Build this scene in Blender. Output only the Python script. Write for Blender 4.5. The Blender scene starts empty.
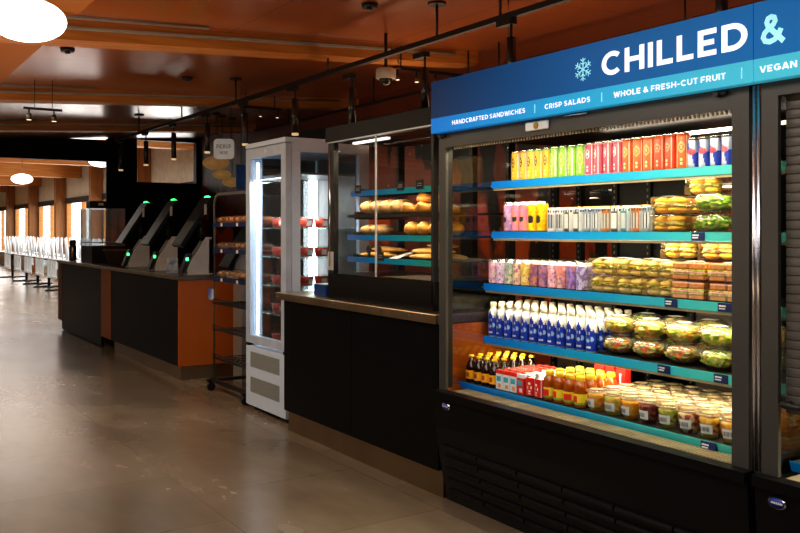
import bpy, bmesh, math, random
from mathutils import Vector, Matrix
from mathutils import noise as mnoise

R = random.Random(11)
SC = bpy.context.scene
COL = SC.collection
PI = math.pi
ORD = ['first', 'second', 'third', 'fourth', 'fifth', 'sixth', 'seventh', 'eighth', 'ninth', 'tenth',
       'eleventh', 'twelfth', 'thirteenth', 'fourteenth', 'fifteenth', 'sixteenth', 'seventeenth', 'eighteenth', 'nineteenth', 'twentieth']
ROW = ['front row', 'second row', 'third row', 'fourth row', 'fifth row', 'sixth row', 'seventh row']

# ------------------------------------------------------------------ camera
FOC, CY, HC = 858.0, 229.5, 1.42
A = math.atan(567 / FOC)
SA, CA = math.sin(A), math.cos(A)
cam = bpy.data.cameras.new('camera'); camo = bpy.data.objects.new('camera', cam); COL.objects.link(camo)
camo.location = (0, 0, HC); camo.rotation_euler = (PI / 2, 0, -A)
cam.lens = 36 * FOC / 800; cam.sensor_width = 36; cam.shift_y = -(266.5 - CY) / 800
cam.clip_start = 0.05; cam.clip_end = 200
SC.camera = camo

def Yat(u, X):                       # where along the row a column of the photo lands, on the plane X
    k = (u - 400) / FOC
    return X / (SA + k * CA) * (CA - k * SA)

# ------------------------------------------------------------------ materials
MATS = {}
def mat(name, c, c2=None, rough=.5, metal=0., scale=8., emit=0., ecol=None, spec=.5, bump=0., stretch=(1, 1, 1), alpha=None, coat=0.):
    if name in MATS: return MATS[name]
    m = bpy.data.materials.new(name); m.use_nodes = True
    nt = m.node_tree; b = nt.nodes['Principled BSDF']
    if c2 is None: c2 = tuple(x * .86 for x in c)
    tc = nt.nodes.new('ShaderNodeTexCoord'); mp = nt.nodes.new('ShaderNodeMapping'); mp.inputs['Scale'].default_value = stretch
    n = nt.nodes.new('ShaderNodeTexNoise'); n.inputs['Scale'].default_value = scale; n.inputs['Detail'].default_value = 3
    r = nt.nodes.new('ShaderNodeValToRGB')
    r.color_ramp.elements[0].position = .35; r.color_ramp.elements[1].position = .65
    r.color_ramp.elements[0].color = (*c2, 1); r.color_ramp.elements[1].color = (*c, 1)
    L = nt.links.new
    L(tc.outputs['Object'], mp.inputs['Vector']); L(mp.outputs['Vector'], n.inputs['Vector']); L(n.outputs['Fac'], r.inputs['Fac'])
    L(r.outputs['Color'], b.inputs['Base Color'])
    b.inputs['Roughness'].default_value = rough; b.inputs['Metallic'].default_value = metal
    b.inputs['Specular IOR Level'].default_value = spec
    if coat: b.inputs['Coat Weight'].default_value = coat; b.inputs['Coat Roughness'].default_value = .08
    if emit:
        b.inputs['Emission Strength'].default_value = emit
        if ecol: b.inputs['Emission Color'].default_value = (*ecol, 1)
        else: L(r.outputs['Color'], b.inputs['Emission Color'])
    if bump:
        bp = nt.nodes.new('ShaderNodeBump'); bp.inputs['Strength'].default_value = bump; bp.inputs['Distance'].default_value = .01
        L(n.outputs['Fac'], bp.inputs['Height']); L(bp.outputs['Normal'], b.inputs['Normal'])
    MATS[name] = m
    return m

def clear(name, refl=.1, tint=(1, 1, 1), rough=.02, haze=0., hcol=(1, 1, 1), fres=.35):
    """Thin clear sheet: mostly transmits, reflects a share of what stands in front of it."""
    if name in MATS: return MATS[name]
    m = bpy.data.materials.new(name); m.use_nodes = True
    nt = m.node_tree; nt.nodes.clear(); L = nt.links.new
    o = nt.nodes.new('ShaderNodeOutputMaterial'); t = nt.nodes.new('ShaderNodeBsdfTransparent'); g = nt.nodes.new('ShaderNodeBsdfGlossy')
    fr = nt.nodes.new('ShaderNodeLayerWeight'); fr.inputs['Blend'].default_value = .25
    mul = nt.nodes.new('ShaderNodeMath'); mul.operation = 'MULTIPLY_ADD'; mul.inputs[1].default_value = fres; mul.inputs[2].default_value = refl
    mul.use_clamp = True
    nz = nt.nodes.new('ShaderNodeTexNoise'); nz.inputs['Scale'].default_value = 6
    rp = nt.nodes.new('ShaderNodeValToRGB'); rp.color_ramp.elements[0].color = (*[x * .97 for x in tint], 1); rp.color_ramp.elements[1].color = (*tint, 1)
    L(nz.outputs['Fac'], rp.inputs['Fac']); L(rp.outputs['Color'], t.inputs['Color'])
    g.inputs['Roughness'].default_value = rough
    mx = nt.nodes.new('ShaderNodeMixShader')
    L(fr.outputs['Fresnel'], mul.inputs[0]); L(mul.outputs[0], mx.inputs[0]); L(t.outputs[0], mx.inputs[1]); L(g.outputs[0], mx.inputs[2])
    last = mx.outputs[0]
    if haze:
        d = nt.nodes.new('ShaderNodeBsdfDiffuse'); d.inputs['Color'].default_value = (*hcol, 1)
        m2 = nt.nodes.new('ShaderNodeMixShader'); m2.inputs[0].default_value = haze
        L(last, m2.inputs[1]); L(d.outputs[0], m2.inputs[2]); last = m2.outputs[0]
    L(last, o.inputs['Surface'])
    MATS[name] = m
    return m

def ramp_mat(name, stops, axis='Y', rough=.35, emit=0., zsplit=None):
    """colour runs along one axis of the object's own bounding box"""
    m = bpy.data.materials.new(name); m.use_nodes = True
    nt = m.node_tree; b = nt.nodes['Principled BSDF']; L = nt.links.new
    tc = nt.nodes.new('ShaderNodeTexCoord'); sp = nt.nodes.new('ShaderNodeSeparateXYZ'); r = nt.nodes.new('ShaderNodeValToRGB')
    L(tc.outputs['Generated'], sp.inputs[0]); L(sp.outputs[axis], r.inputs['Fac'])
    e = r.color_ramp.elements
    while len(e) < len(stops): e.new(.5)
    for i, (p, c) in enumerate(stops): e[i].position = p; e[i].color = (*c, 1)
    L(r.outputs['Color'], b.inputs['Base Color']); b.inputs['Roughness'].default_value = rough; b.inputs['Specular IOR Level'].default_value = .2
    if emit: L(r.outputs['Color'], b.inputs['Emission Color']); b.inputs['Emission Strength'].default_value = emit
    MATS[name] = m
    return m

def speckle(name, cols, scale=40., rough=.4, emit=0.):
    """chopped food: cells of several colours"""
    if name in MATS: return MATS[name]
    m = bpy.data.materials.new(name); m.use_nodes = True
    nt = m.node_tree; b = nt.nodes['Principled BSDF']; L = nt.links.new
    tc = nt.nodes.new('ShaderNodeTexCoord'); v = nt.nodes.new('ShaderNodeTexVoronoi'); v.inputs['Scale'].default_value = scale
    sp = nt.nodes.new('ShaderNodeSeparateColor'); r = nt.nodes.new('ShaderNodeValToRGB'); r.color_ramp.interpolation = 'CONSTANT'
    L(tc.outputs['Object'], v.inputs['Vector']); L(v.outputs['Color'], sp.inputs[0]); L(sp.outputs[0], r.inputs['Fac'])
    e = r.color_ramp.elements
    while len(e) < len(cols): e.new(.5)
    for i, c in enumerate(cols): e[i].position = i / len(cols); e[i].color = (*c, 1)
    L(r.outputs['Color'], b.inputs['Base Color']); b.inputs['Roughness'].default_value = rough
    bp = nt.nodes.new('ShaderNodeBump'); bp.inputs['Strength'].default_value = .5; bp.inputs['Distance'].default_value = .006
    L(v.outputs['Distance'], bp.inputs['Height']); L(bp.outputs['Normal'], b.inputs['Normal'])
    MATS[name] = m
    return m

# ------------------------------------------------------------------ mesh building
class MB:
    def __init__(s): s.bm = bmesh.new()
    def _set(s, faces, m, smooth=False):
        for f in faces: f.material_index = m; f.smooth = smooth
    def box(s, x0, x1, y0, y1, z0, z1, m=0, bev=0.):
        r = bmesh.ops.create_cube(s.bm, size=1.0, matrix=Matrix.Translation(((x0 + x1) / 2, (y0 + y1) / 2, (z0 + z1) / 2)) @ Matrix.Diagonal((abs(x1 - x0), abs(y1 - y0), abs(z1 - z0), 1)))
        vs = r['verts']; fs = list({f for v in vs for f in v.link_faces}); s._set(fs, m)
        if bev:
            es = list({e for v in vs for e in v.link_edges})
            q = bmesh.ops.bevel(s.bm, geom=es, offset=bev, segments=2, affect='EDGES', profile=.5)
            s._set(q['faces'], m)
        return s
    def cyl(s, p0, p1, r, seg=12, m=0, r2=None, smooth=True, caps=True):
        p0, p1 = Vector(p0), Vector(p1); d = p1 - p0
        q = d.to_track_quat('Z', 'Y').to_matrix().to_4x4()
        mx = Matrix.Translation((p0 + p1) / 2) @ q
        c = bmesh.ops.create_cone(s.bm, cap_ends=caps, segments=seg, radius1=r, radius2=r if r2 is None else r2, depth=d.length, matrix=mx)
        fs = {f for v in c['verts'] for f in v.link_faces}
        for f in fs: f.material_index = m; f.smooth = smooth and len(f.verts) == 4
        return s
    def tube(s, pts, r, seg=8, m=0):
        pts = [Vector(p) for p in pts]; rings = []
        for i, p in enumerate(pts):
            t = (pts[min(i + 1, len(pts) - 1)] - pts[max(i - 1, 0)]).normalized()
            q = t.to_track_quat('Z', 'Y')
            rr = r[i] if isinstance(r, (list, tuple)) else r
            rings.append([s.bm.verts.new(p + q @ Vector((rr * math.cos(2 * PI * k / seg), rr * math.sin(2 * PI * k / seg), 0))) for k in range(seg)])
        fs = []
        for a, b in zip(rings, rings[1:]):
            for k in range(seg): fs.append(s.bm.faces.new((a[k], a[(k + 1) % seg], b[(k + 1) % seg], b[k])))
        s._set(fs, m, True)
        s._set([s.bm.faces.new(rings[0][::-1]), s.bm.faces.new(rings[-1])], m)
        return s
    def lathe(s, prof, seg=18, m=0, fn=None, c=(0, 0, 0), caps=True):
        """prof: list of (r, z); fn(angle, zmid) -> material index"""
        rings = [[s.bm.verts.new((c[0] + r * math.cos(2 * PI * k / seg), c[1] + r * math.sin(2 * PI * k / seg), c[2] + z)) for k in range(seg)] for r, z in prof]
        for i, (a, b) in enumerate(zip(rings, rings[1:])):
            zm = (prof[i][1] + prof[i + 1][1]) / 2
            for k in range(seg):
                f = s.bm.faces.new((a[k], a[(k + 1) % seg], b[(k + 1) % seg], b[k])); f.smooth = True
                f.material_index = fn(2 * PI * (k + .5) / seg, zm) if fn else m
        if caps:
            for rg, flip in ((rings[0], True), (rings[-1], False)):
                f = s.bm.faces.new(rg[::-1] if flip else rg); f.material_index = m
        return s
    def prism(s, poly, lo, hi, axis='Y', m=0, smooth=False):
        """extrude a polygon; axis Y: poly is (x, z); axis X: (y, z); axis Z: (x, y)"""
        def P(p, t): return {'Y': (p[0], t, p[1]), 'X': (t, p[0], p[1]), 'Z': (p[0], p[1], t)}[axis]
        a = [s.bm.verts.new(P(p, lo)) for p in poly]; b = [s.bm.verts.new(P(p, hi)) for p in poly]
        n = len(poly); fs = []
        for i in range(n):
            f = s.bm.faces.new((a[i], a[(i + 1) % n], b[(i + 1) % n], b[i])); fs.append(f)
        s._set(fs, m, smooth)
        s._set([s.bm.faces.new(a[::-1]), s.bm.faces.new(b)], m)
        bmesh.ops.recalc_face_normals(s.bm, faces=s.bm.faces)
        return s
    def blob(s, c, rx, ry, rz, m=0, amp=0., freq=20., seg=16, rings=10, flat=None, seed=0):
        r = bmesh.ops.create_uvsphere(s.bm, u_segments=seg, v_segments=rings, radius=1)
        for v in r['verts']:
            p = v.co.copy(); k = 1 + amp * mnoise.noise(p * freq / 10 + Vector((seed, seed * 2, 0)))
            v.co = Vector((c[0] + p.x * rx * k, c[1] + p.y * ry * k, c[2] + p.z * rz * k))
            if flat is not None and v.co.z < flat: v.co.z = flat
        s._set({f for v in r['verts'] for f in v.link_faces}, m, True)
        return s
    def quad(s, ps, m=0):
        f = s.bm.faces.new([s.bm.verts.new(p) for p in ps]); f.material_index = m
        return s

def obj(name, mb, mats, parent=None, origin=None, loc=None):
    """one mesh object; origin: geometry given in world space, moved to be local to that point"""
    me = bpy.data.meshes.new(name)
    if origin is not None: bmesh.ops.translate(mb.bm, verts=mb.bm.verts, vec=-Vector(origin))
    mb.bm.to_mesh(me); mb.bm.free()
    for m in (mats if isinstance(mats, (list, tuple)) else [mats]): me.materials.append(m)
    o = bpy.data.objects.new(name, me); COL.objects.link(o)
    if parent is not None: o.parent = parent
    elif origin is not None: o.location = origin
    if loc is not None: o.location = loc
    return o

def tag(o, label=None, cat=None, group=None, kind=None):
    if label: o['label'] = label
    if cat: o['category'] = cat
    if group: o['group'] = group
    if kind: o['kind'] = kind
    return o

def thing(name, label, cat, loc, group=None, rz=0):
    o = bpy.data.objects.new(name, None); COL.objects.link(o); o.location = loc; o.rotation_euler = (0, 0, rz)
    o.empty_display_size = .1
    return tag(o, label, cat, group)

def struct(name, mb, mats, parent=None):
    return tag(obj(name, mb, mats, parent), kind='structure')

def copy_tree(o, parent=None):
    c = o.copy(); COL.objects.link(c)
    if parent is not None: c.parent = parent
    for ch in list(o.children): copy_tree(ch, c)
    return c

class Proto:
    """first placement uses the object itself, later ones copies of it and its parts"""
    def __init__(s, root): s.root = root; s.used = False
    def put(s, loc, label, group=None, rz=0., rot=None, scale=None):
        o = s.root if not s.used else copy_tree(s.root)
        s.used = True
        o.location = loc; o.rotation_euler = rot if rot else (0, 0, rz)
        if scale: o.scale = scale
        o['label'] = label
        if group: o['group'] = group
        return o

def _arc(cx, cy, rx, ry, a0, a1, n=14):
    return [(cx + rx * math.cos(math.radians(a0 + (a1 - a0) * k / n)), cy + ry * math.sin(math.radians(a0 + (a1 - a0) * k / n))) for k in range(n + 1)]
GLYPH = {                                  # stroke letters on a unit cap height: (advance, strokes)
    'A': (.88, [[(.09, 0), (.41, 1)], [(.47, 1), (.79, 0)], [(.2, .26), (.68, .26)]]),
    'C': (.86, [_arc(.48, .5, .38, .4, 46, 314, 20)]),
    'D': (.86, [[(.1, 0), (.1, 1)], [(.1, .9), (.36, .9)] + _arc(.36, .5, .4, .4, 85, -85) + [(.36, .1), (.1, .1)]]),
    'E': (.68, [[(.1, 0), (.1, 1)], [(.1, .9), (.66, .9)], [(.1, .5), (.58, .5)], [(.1, .1), (.66, .1)]]),
    'F': (.66, [[(.1, 0), (.1, 1)], [(.1, .9), (.66, .9)], [(.1, .46), (.58, .46)]]),
    'G': (.9, [_arc(.48, .5, .38, .4, 46, 325, 20), [(.52, .46), (.82, .46)], [(.8, .5), (.8, .16)]]),
    'H': (.82, [[(.1, 0), (.1, 1)], [(.72, 0), (.72, 1)], [(.1, .5), (.72, .5)]]),
    'I': (.2, [[(.1, 0), (.1, 1)]]),
    'K': (.76, [[(.1, 0), (.1, 1)], [(.66, 1), (.14, .40)], [(.34, .56), (.70, 0)]]),
    'L': (.62, [[(.1, 0), (.1, 1)], [(.1, .1), (.62, .1)]]),
    'N': (.84, [[(.1, 0), (.1, 1)], [(.13, .95), (.71, .05)], [(.74, 0), (.74, 1)]]),
    'O': (.96, [_arc(.48, .5, .38, .4, 0, 360, 26)]),
    'P': (.72, [[(.1, 0), (.1, 1)], [(.1, .9), (.38, .9)] + _arc(.38, .63, .26, .27, 85, -85) + [(.38, .36), (.1, .36)]]),
    'R': (.74, [[(.1, 0), (.1, 1)], [(.1, .9), (.38, .9)] + _arc(.38, .64, .25, .26, 85, -85) + [(.38, .38), (.1, .38)], [(.40, .36), (.66, 0)]]),
    'S': (.68, [_arc(.35, .71, .24, .19, 25, 268) + _arc(.33, .30, .26, .20, 88, -155)]),
    'T': (.66, [[(.33, 0), (.33, .9)], [(0, .9), (.66, .9)]]),
    'U': (.8, [[(.1, 1), (.1, .42)] + _arc(.4, .42, .3, .33, 185, 355) + [(.7, .42), (.7, 1)]]),
    'V': (.84, [[(.08, 1), (.40, 0)], [(.44, 0), (.76, 1)]]),
    'W': (1.16, [[(.08, 1), (.32, 0)], [(.34, 0), (.57, .95)], [(.59, .95), (.82, 0)], [(.84, 0), (1.08, 1)]]),
    '&': (.86, [[(.84, .03), (.27, .62), (.23, .75), (.28, .87), (.39, .91), (.5, .87), (.54, .75), (.47, .64), (.3, .53), (.15, .41), (.10, .27), (.17, .14), (.34, .09), (.52, .14), (.66, .28), (.75, .47)]]),
    '-': (.42, [[(.02, .42), (.40, .42)]]), ' ': (.2, [])}

def text(name, s, mats, parent, org, x_l, z_b, width, height, plane_x, w=.2, depth=.002):
    """lettering on a board that faces -X: reads towards -Y; x_l is the left edge's Y, z_b the baseline"""
    quads = []; cx = 0
    for ch in s:
        adv, strokes = GLYPH[ch]
        for st in strokes:
            n = len(st); L_, R_ = [], []
            for i, p in enumerate(st):
                a = Vector(st[max(i - 1, 0)]); b = Vector(st[min(i + 1, n - 1)]); t = (b - a).normalized(); nn = Vector((-t.y, t.x)) * w / 2
                L_.append((p[0] + nn.x + cx, p[1] + nn.y)); R_.append((p[0] - nn.x + cx, p[1] - nn.y))
            quads += [(R_[i], R_[i + 1], L_[i + 1], L_[i]) for i in range(n - 1)]
        cx += adv + (.15 if ch != ' ' else .12)
    xs = [p[0] for q in quads for p in q]; x0, x1 = min(xs), max(xs)
    m = MB()
    for k, q in enumerate(quads):
        px = plane_x - depth - (k % 4) * .00015
        m.quad([(px - org[0], x_l - (p[0] - x0) / (x1 - x0) * width - org[1], z_b + p[1] * height - org[2]) for p in q])
    return obj(name, m, mats, parent)

def area(name, loc, size, sy, energy, color, rot):
    l = bpy.data.lights.new(name, 'AREA'); l.shape = 'RECTANGLE'; l.size = size; l.size_y = sy; l.energy = energy; l.color = color
    o = bpy.data.objects.new(name, l); COL.objects.link(o); o.location = loc; o.rotation_euler = rot
    return o

# common materials
BLACK = mat('black_laminate', (.004, .004, .005), rough=.4, spec=.16, scale=3)
BLACKM = mat('black_metal', (.012, .012, .013), rough=.45, scale=20)
DARK = mat('dark_shelf', (.02, .019, .018), rough=.5)
TAUPE = mat('taupe_frame', (.078, .074, .067), (.07, .067, .061), rough=.42, metal=.25, scale=5)
STEEL = mat('brushed_steel', (.60, .47, .32), (.46, .35, .22), rough=.3, metal=1, scale=3, stretch=(1, 1.5, .2))
STEELT = mat('toe_steel', (.46, .36, .25), (.38, .29, .19), rough=.34, metal=1, scale=2, stretch=(1, 1.2, .3))
CHROME = mat('chrome', (.75, .75, .78), rough=.18, metal=1)
ORANGE = mat('orange_laminate', (.52, .135, .008), (.47, .12, .007), rough=.45, scale=2)
WHITE = mat('white_enamel', (.66, .77, .95), (.63, .74, .92), rough=.35)
PAPER = mat('paper_white', (.8, .8, .78), rough=.7)
WOOD = mat('timber', (.62, .26, .06), (.48, .18, .035), rough=.5, scale=5, stretch=(.4, 6, 6))
NAVY = mat('navy_plastic', (.01, .025, .11), rough=.4)
SILVER = mat('can_aluminium', (.75, .74, .7), rough=.25, metal=.9)

# ------------------------------------------------------------------ setting
CEIL = lambda x: 2.77 + .054 * (x - 3)
END = 13.2
WR = 4.9

def floor_mat():
    m = bpy.data.materials.new('floor_tiles'); m.use_nodes = True
    nt = m.node_tree; b = nt.nodes['Principled BSDF']; L = nt.links.new
    tc = nt.nodes.new('ShaderNodeTexCoord'); mp = nt.nodes.new('ShaderNodeMapping')
    mp.inputs['Rotation'].default_value = (0, 0, PI / 2); mp.inputs['Location'].default_value = (.43, .31, 0)
    br = nt.nodes.new('ShaderNodeTexBrick'); br.offset = .5
    br.inputs['Scale'].default_value = 1; br.inputs['Brick Width'].default_value = .885; br.inputs['Row Height'].default_value = .96
    br.inputs['Mortar Size'].default_value = .0035; br.inputs['Mortar Smooth'].default_value = .3
    br.inputs['Color1'].default_value = (.205, .165, .120, 1); br.inputs['Color2'].default_value = (.245, .20, .15, 1); br.inputs['Mortar'].default_value = (.15, .115, .08, 1)
    L(tc.outputs['Object'], mp.inputs['Vector']); L(mp.outputs['Vector'], br.inputs['Vector'])
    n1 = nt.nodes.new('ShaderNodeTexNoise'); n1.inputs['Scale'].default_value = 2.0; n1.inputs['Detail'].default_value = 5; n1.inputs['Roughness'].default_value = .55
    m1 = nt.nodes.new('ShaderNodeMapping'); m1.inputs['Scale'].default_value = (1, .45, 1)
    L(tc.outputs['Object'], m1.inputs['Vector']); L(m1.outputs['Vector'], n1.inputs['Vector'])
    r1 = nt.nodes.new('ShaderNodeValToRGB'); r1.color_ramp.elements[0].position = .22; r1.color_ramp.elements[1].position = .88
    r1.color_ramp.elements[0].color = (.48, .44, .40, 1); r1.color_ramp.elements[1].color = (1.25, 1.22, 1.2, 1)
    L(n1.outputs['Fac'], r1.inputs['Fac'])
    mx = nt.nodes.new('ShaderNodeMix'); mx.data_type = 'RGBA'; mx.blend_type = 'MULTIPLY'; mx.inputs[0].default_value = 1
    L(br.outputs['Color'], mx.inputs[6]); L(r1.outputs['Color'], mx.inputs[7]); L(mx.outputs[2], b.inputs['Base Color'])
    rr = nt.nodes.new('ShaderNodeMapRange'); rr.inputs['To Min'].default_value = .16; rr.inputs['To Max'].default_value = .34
    L(n1.outputs['Fac'], rr.inputs['Value']); L(rr.outputs[0], b.inputs['Roughness'])
    b.inputs['Specular IOR Level'].default_value = .5
    bp = nt.nodes.new('ShaderNodeBump'); bp.inputs['Strength'].default_value = .05; bp.inputs['Distance'].default_value = .002
    L(n1.outputs['Fac'], bp.inputs['Height']); L(bp.outputs['Normal'], b.inputs['Normal'])
    return m

def ceiling_mat():
    m = bpy.data.materials.new('ceiling_panels'); m.use_nodes = True
    nt = m.node_tree; b = nt.nodes['Principled BSDF']; L = nt.links.new
    tc = nt.nodes.new('ShaderNodeTexCoord'); mp = nt.nodes.new('ShaderNodeMapping'); mp.inputs['Location'].default_value = (.25, .3, 0)
    br = nt.nodes.new('ShaderNodeTexBrick'); br.offset = 0
    br.inputs['Scale'].default_value = 1; br.inputs['Brick Width'].default_value = 1.22; br.inputs['Row Height'].default_value = 1.4
    br.inputs['Mortar Size'].default_value = .004
    br.inputs['Color1'].default_value = (.46, .125, .024, 1); br.inputs['Color2'].default_value = (.40, .105, .02, 1); br.inputs['Mortar'].default_value = (.06, .015, .004, 1)
    L(tc.outputs['Object'], mp.inputs['Vector']); L(mp.outputs['Vector'], br.inputs['Vector'])
    n = nt.nodes.new('ShaderNodeTexNoise'); n.inputs['Scale'].default_value = 1.1; n.inputs['Detail'].default_value = 4
    r = nt.nodes.new('ShaderNodeValToRGB'); r.color_ramp.elements[0].color = (.7, .7, .7, 1); r.color_ramp.elements[1].color = (1.2, 1.2, 1.2, 1)
    L(tc.outputs['Object'], n.inputs['Vector']); L(n.outputs['Fac'], r.inputs['Fac'])
    mx = nt.nodes.new('ShaderNodeMix'); mx.data_type = 'RGBA'; mx.blend_type = 'MULTIPLY'; mx.inputs[0].default_value = 1
    L(br.outputs['Color'], mx.inputs[6]); L(r.outputs['Color'], mx.inputs[7]); L(mx.outputs[2], b.inputs['Base Color'])
    b.inputs['Roughness'].default_value = .3; b.inputs['Specular IOR Level'].default_value = .6; b.inputs['Coat Weight'].default_value = .9; b.inputs['Coat Roughness'].default_value = .2; b.inputs['Coat IOR'].default_value = 1.7
    return m

def mural_mat():
    m = bpy.data.materials.new('forest_mural'); m.use_nodes = True
    nt = m.node_tree; b = nt.nodes['Principled BSDF']; L = nt.links.new
    tc = nt.nodes.new('ShaderNodeTexCoord'); sp = nt.nodes.new('ShaderNodeSeparateXYZ'); L(tc.outputs['Object'], sp.inputs[0])
    def noise(scale, stretch, det=4):
        mp = nt.nodes.new('ShaderNodeMapping'); mp.inputs['Scale'].default_value = stretch
        n = nt.nodes.new('ShaderNodeTexNoise'); n.inputs['Scale'].default_value = scale; n.inputs['Detail'].default_value = det
        L(tc.outputs['Object'], mp.inputs['Vector']); L(mp.outputs['Vector'], n.inputs['Vector']); return n.outputs['Fac']
    def step(sock, a, bb):
        r = nt.nodes.new('ShaderNodeMapRange'); r.inputs['From Min'].default_value = a; r.inputs['From Max'].default_value = bb
        L(sock, r.inputs['Value']); return r.outputs[0]
    def mixc(fac, c1, c2):
        x = nt.nodes.new('ShaderNodeMix'); x.data_type = 'RGBA'; L(fac, x.inputs[0])
        for i, c in ((6, c1), (7, c2)):
            if isinstance(c, tuple): x.inputs[i].default_value = (*c, 1)
            else: L(c, x.inputs[i])
        return x.outputs[2]
    def mul(a, c):
        x = nt.nodes.new('ShaderNodeMath'); x.operation = 'MULTIPLY'; L(a, x.inputs[0]); L(c, x.inputs[1]); return x.outputs[0]
    base = mixc(noise(2.2, (1, 1, .6)), (.095, .017, .005), (.26, .06, .028))
    orange = mul(step(noise(1.5, (1, 1.2, 1), 1), .5, .53), step(sp.outputs['Z'], 1.75, 1.6))
    c = mixc(orange, base, (.62, .10, .008))
    ad = nt.nodes.new('ShaderNodeMath'); ad.operation = 'MULTIPLY_ADD'; ad.inputs[1].default_value = .13
    L(step(sp.outputs['Z'], 1.9, 2.4), ad.inputs[0]); L(noise(1.5, (1, 1.5, .45), 6), ad.inputs[2])
    trees = mul(step(ad.outputs[0], .50, .53), step(sp.outputs['Z'], 2.66, 2.62))
    c = mixc(trees, c, (.006, .005, .005))
    v = nt.nodes.new('ShaderNodeTexVoronoi'); v.inputs['Scale'].default_value = 7; L(tc.outputs['Object'], v.inputs['Vector'])
    dots = mul(step(v.outputs['Distance'], .13, .10), step(sp.outputs['Z'], 2.5, 2.3))
    c = mixc(dots, c, (.32, .16, .11))
    L(c, b.inputs['Base Color']); b.inputs['Roughness'].default_value = .5
    return m

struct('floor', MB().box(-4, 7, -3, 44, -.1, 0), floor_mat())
m = MB()
for x0, x1 in ((1.19, WR + .02),):
    m.quad([(x0, -3, CEIL(x0)), (x0, END + .2, CEIL(x0)), (x1, END + .2, CEIL(x1)), (x1, -3, CEIL(x1))])
    m.quad([(x0, -3, CEIL(x0) + .1), (x1, -3, CEIL(x1) + .1), (x1, END + .2, CEIL(x1) + .1), (x0, END + .2, CEIL(x0) + .1)])
struct('ceiling', m, ceiling_mat())
m = MB(); m.prism([(1.19, CEIL(1.19)), (-4, CEIL(1.19) + .7), (-4, CEIL(1.19) + .8), (1.19, CEIL(1.19) + .1)], -3, END + .2)
struct('ceiling_left', m, mat('ceiling_timber', (.50, .17, .025), (.40, .13, .018), rough=.5, scale=1.2, stretch=(1, .3, 1)))
struct('wall_right', MB().box(WR, WR + .12, -3, END + .12, 0, 3.0), mural_mat())
WD = mat('wall_dark', (.007, .006, .006), (.005, .005, .005), spec=.2, rough=.5, scale=2)
m = MB()
m.box(-4, 3.48, END, END + .12, 2.44, 2.76)
m.box(3.48, 3.89, END, END + .12, 0, 3.0)
m.box(3.89, 4.83, END, END + .12, 0, 2.15)
m.box(3.89, 4.83, END, END + .12, 2.8, 3.0)
m.box(4.83, WR, END, END + .12, 0, 3.0)
m.box(3.42, 3.56, END - .05, END, 0, 2.78)
struct('wall_far', m, WD)
struct('wall_left', MB().box(-4.12, -4, -3, 44, 0, 3.6), mat('wall_plaster', (.10, .09, .08), rough=.8))
struct('wall_back', MB().box(-4, WR, -3.12, -3, 0, 3.6), MATS['wall_plaster'])

# timber beams across the ceiling with conduits clipped along them
CONDUIT = mat('conduit_grey', (.5, .49, .46), rough=.4, metal=.3)
for i, yb in enumerate((5.50, 8.32, 11.1, 2.7)):
    m = MB(); x0, x1 = -3.9, 4.32
    if i: x1 = WR - .02
    pts = lambda z0, z1: [(x0, CEIL(x0) + z0), (x1, CEIL(x1) + z0), (x1, CEIL(x1) + z1), (x0, CEIL(x0) + z1)]
    m.prism([(x0, CEIL(x0) - .135), (x1, CEIL(x1) - .10), (x1, CEIL(x1) + .02), (x0, CEIL(x0) + .02)], yb - .11, yb + .11)
    bm_ = struct('ceiling_beam', m, WOOD)
    m = MB()
    m.tube([(x0, yb - .125, CEIL(x0) - .07), (x1 - .25, yb - .125, CEIL(x1) - .045)], .011, 6)
    m.tube([(x0, yb - .32, CEIL(x0) - .012), (2.0, yb - .26, CEIL(2.0) - .012)], .011, 6)
    obj('conduit', m, CONDUIT, bm_)

# dining room seen past the far wall
DX = 5.8
DC = 3.25
struct('ceiling_dining', MB().box(-4, DX + .3, END + .2, 44, DC, DC + .1), mat('dining_ceiling', (.50, .22, .06), (.42, .17, .045), rough=.5, scale=1.5))
CREAM = mat('cream_plaster', (.78, .72, .60), rough=.8)
cols = [Yat(u, DX - .1) for u in (-12, 12, 35, 62, 98, 145)] + [14.6]
m = MB()
m.box(DX, DX + .15, END, 44, 0, .45); m.box(DX, DX + .15, END, 44, 2.32, DC)
for y in cols: m.box(DX, DX + .15, y - .2, y + .2, .45, 2.32)
struct('wall_dining', m, CREAM)
struct('wall_end', MB().box(-4, DX + .15, 44, 44.12, 0, 3.4), CREAM)
struct('wall_divider', MB().box(WR + .12, DX, END, END + .12, 0, 3.2), CREAM)
GLASS = clear('window_glass', .04)
for i, (ya, yb) in enumerate(zip(cols, cols[1:])):
    y0, y1 = yb + .21, ya - .21
    m = MB(); fw = .07
    m.box(DX - .02, DX + .1, y0, y1, .45, .45 + fw); m.box(DX - .02, DX + .1, y0, y1, 2.32 - fw, 2.32)
    n = 2
    for k in range(n + 1):
        yy = y0 + (y1 - y0 - fw) * k / n; m.box(DX - .02, DX + .1, yy, yy + fw, .45 + fw, 2.32 - fw)
    w = struct('window_%d' % (i + 1), m, WOOD)
    obj('pane', MB().quad([(DX + .05, y0 + fw, .5), (DX + .05, y1 - fw, .5), (DX + .05, y1 - fw, 2.27), (DX + .05, y0 + fw, 2.27)]), GLASS, w)
    struct('roller_blind' if 0 else 'trim_%d' % (i + 1), MB().box(DX - .06, DX - .025, y0 + .02, y1 - .02, 2.18, 2.34), mat('blind_dark', (.04, .035, .03), rough=.8))
for y in cols:
    struct('wood_column', MB().box(DX - .30, DX - .01, y - .13, y + .13, 0, DC, bev=.01), mat('column_timber', (.40, .17, .05), (.30, .12, .03), rough=.5, scale=3, stretch=(4, 4, .5)))
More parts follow.
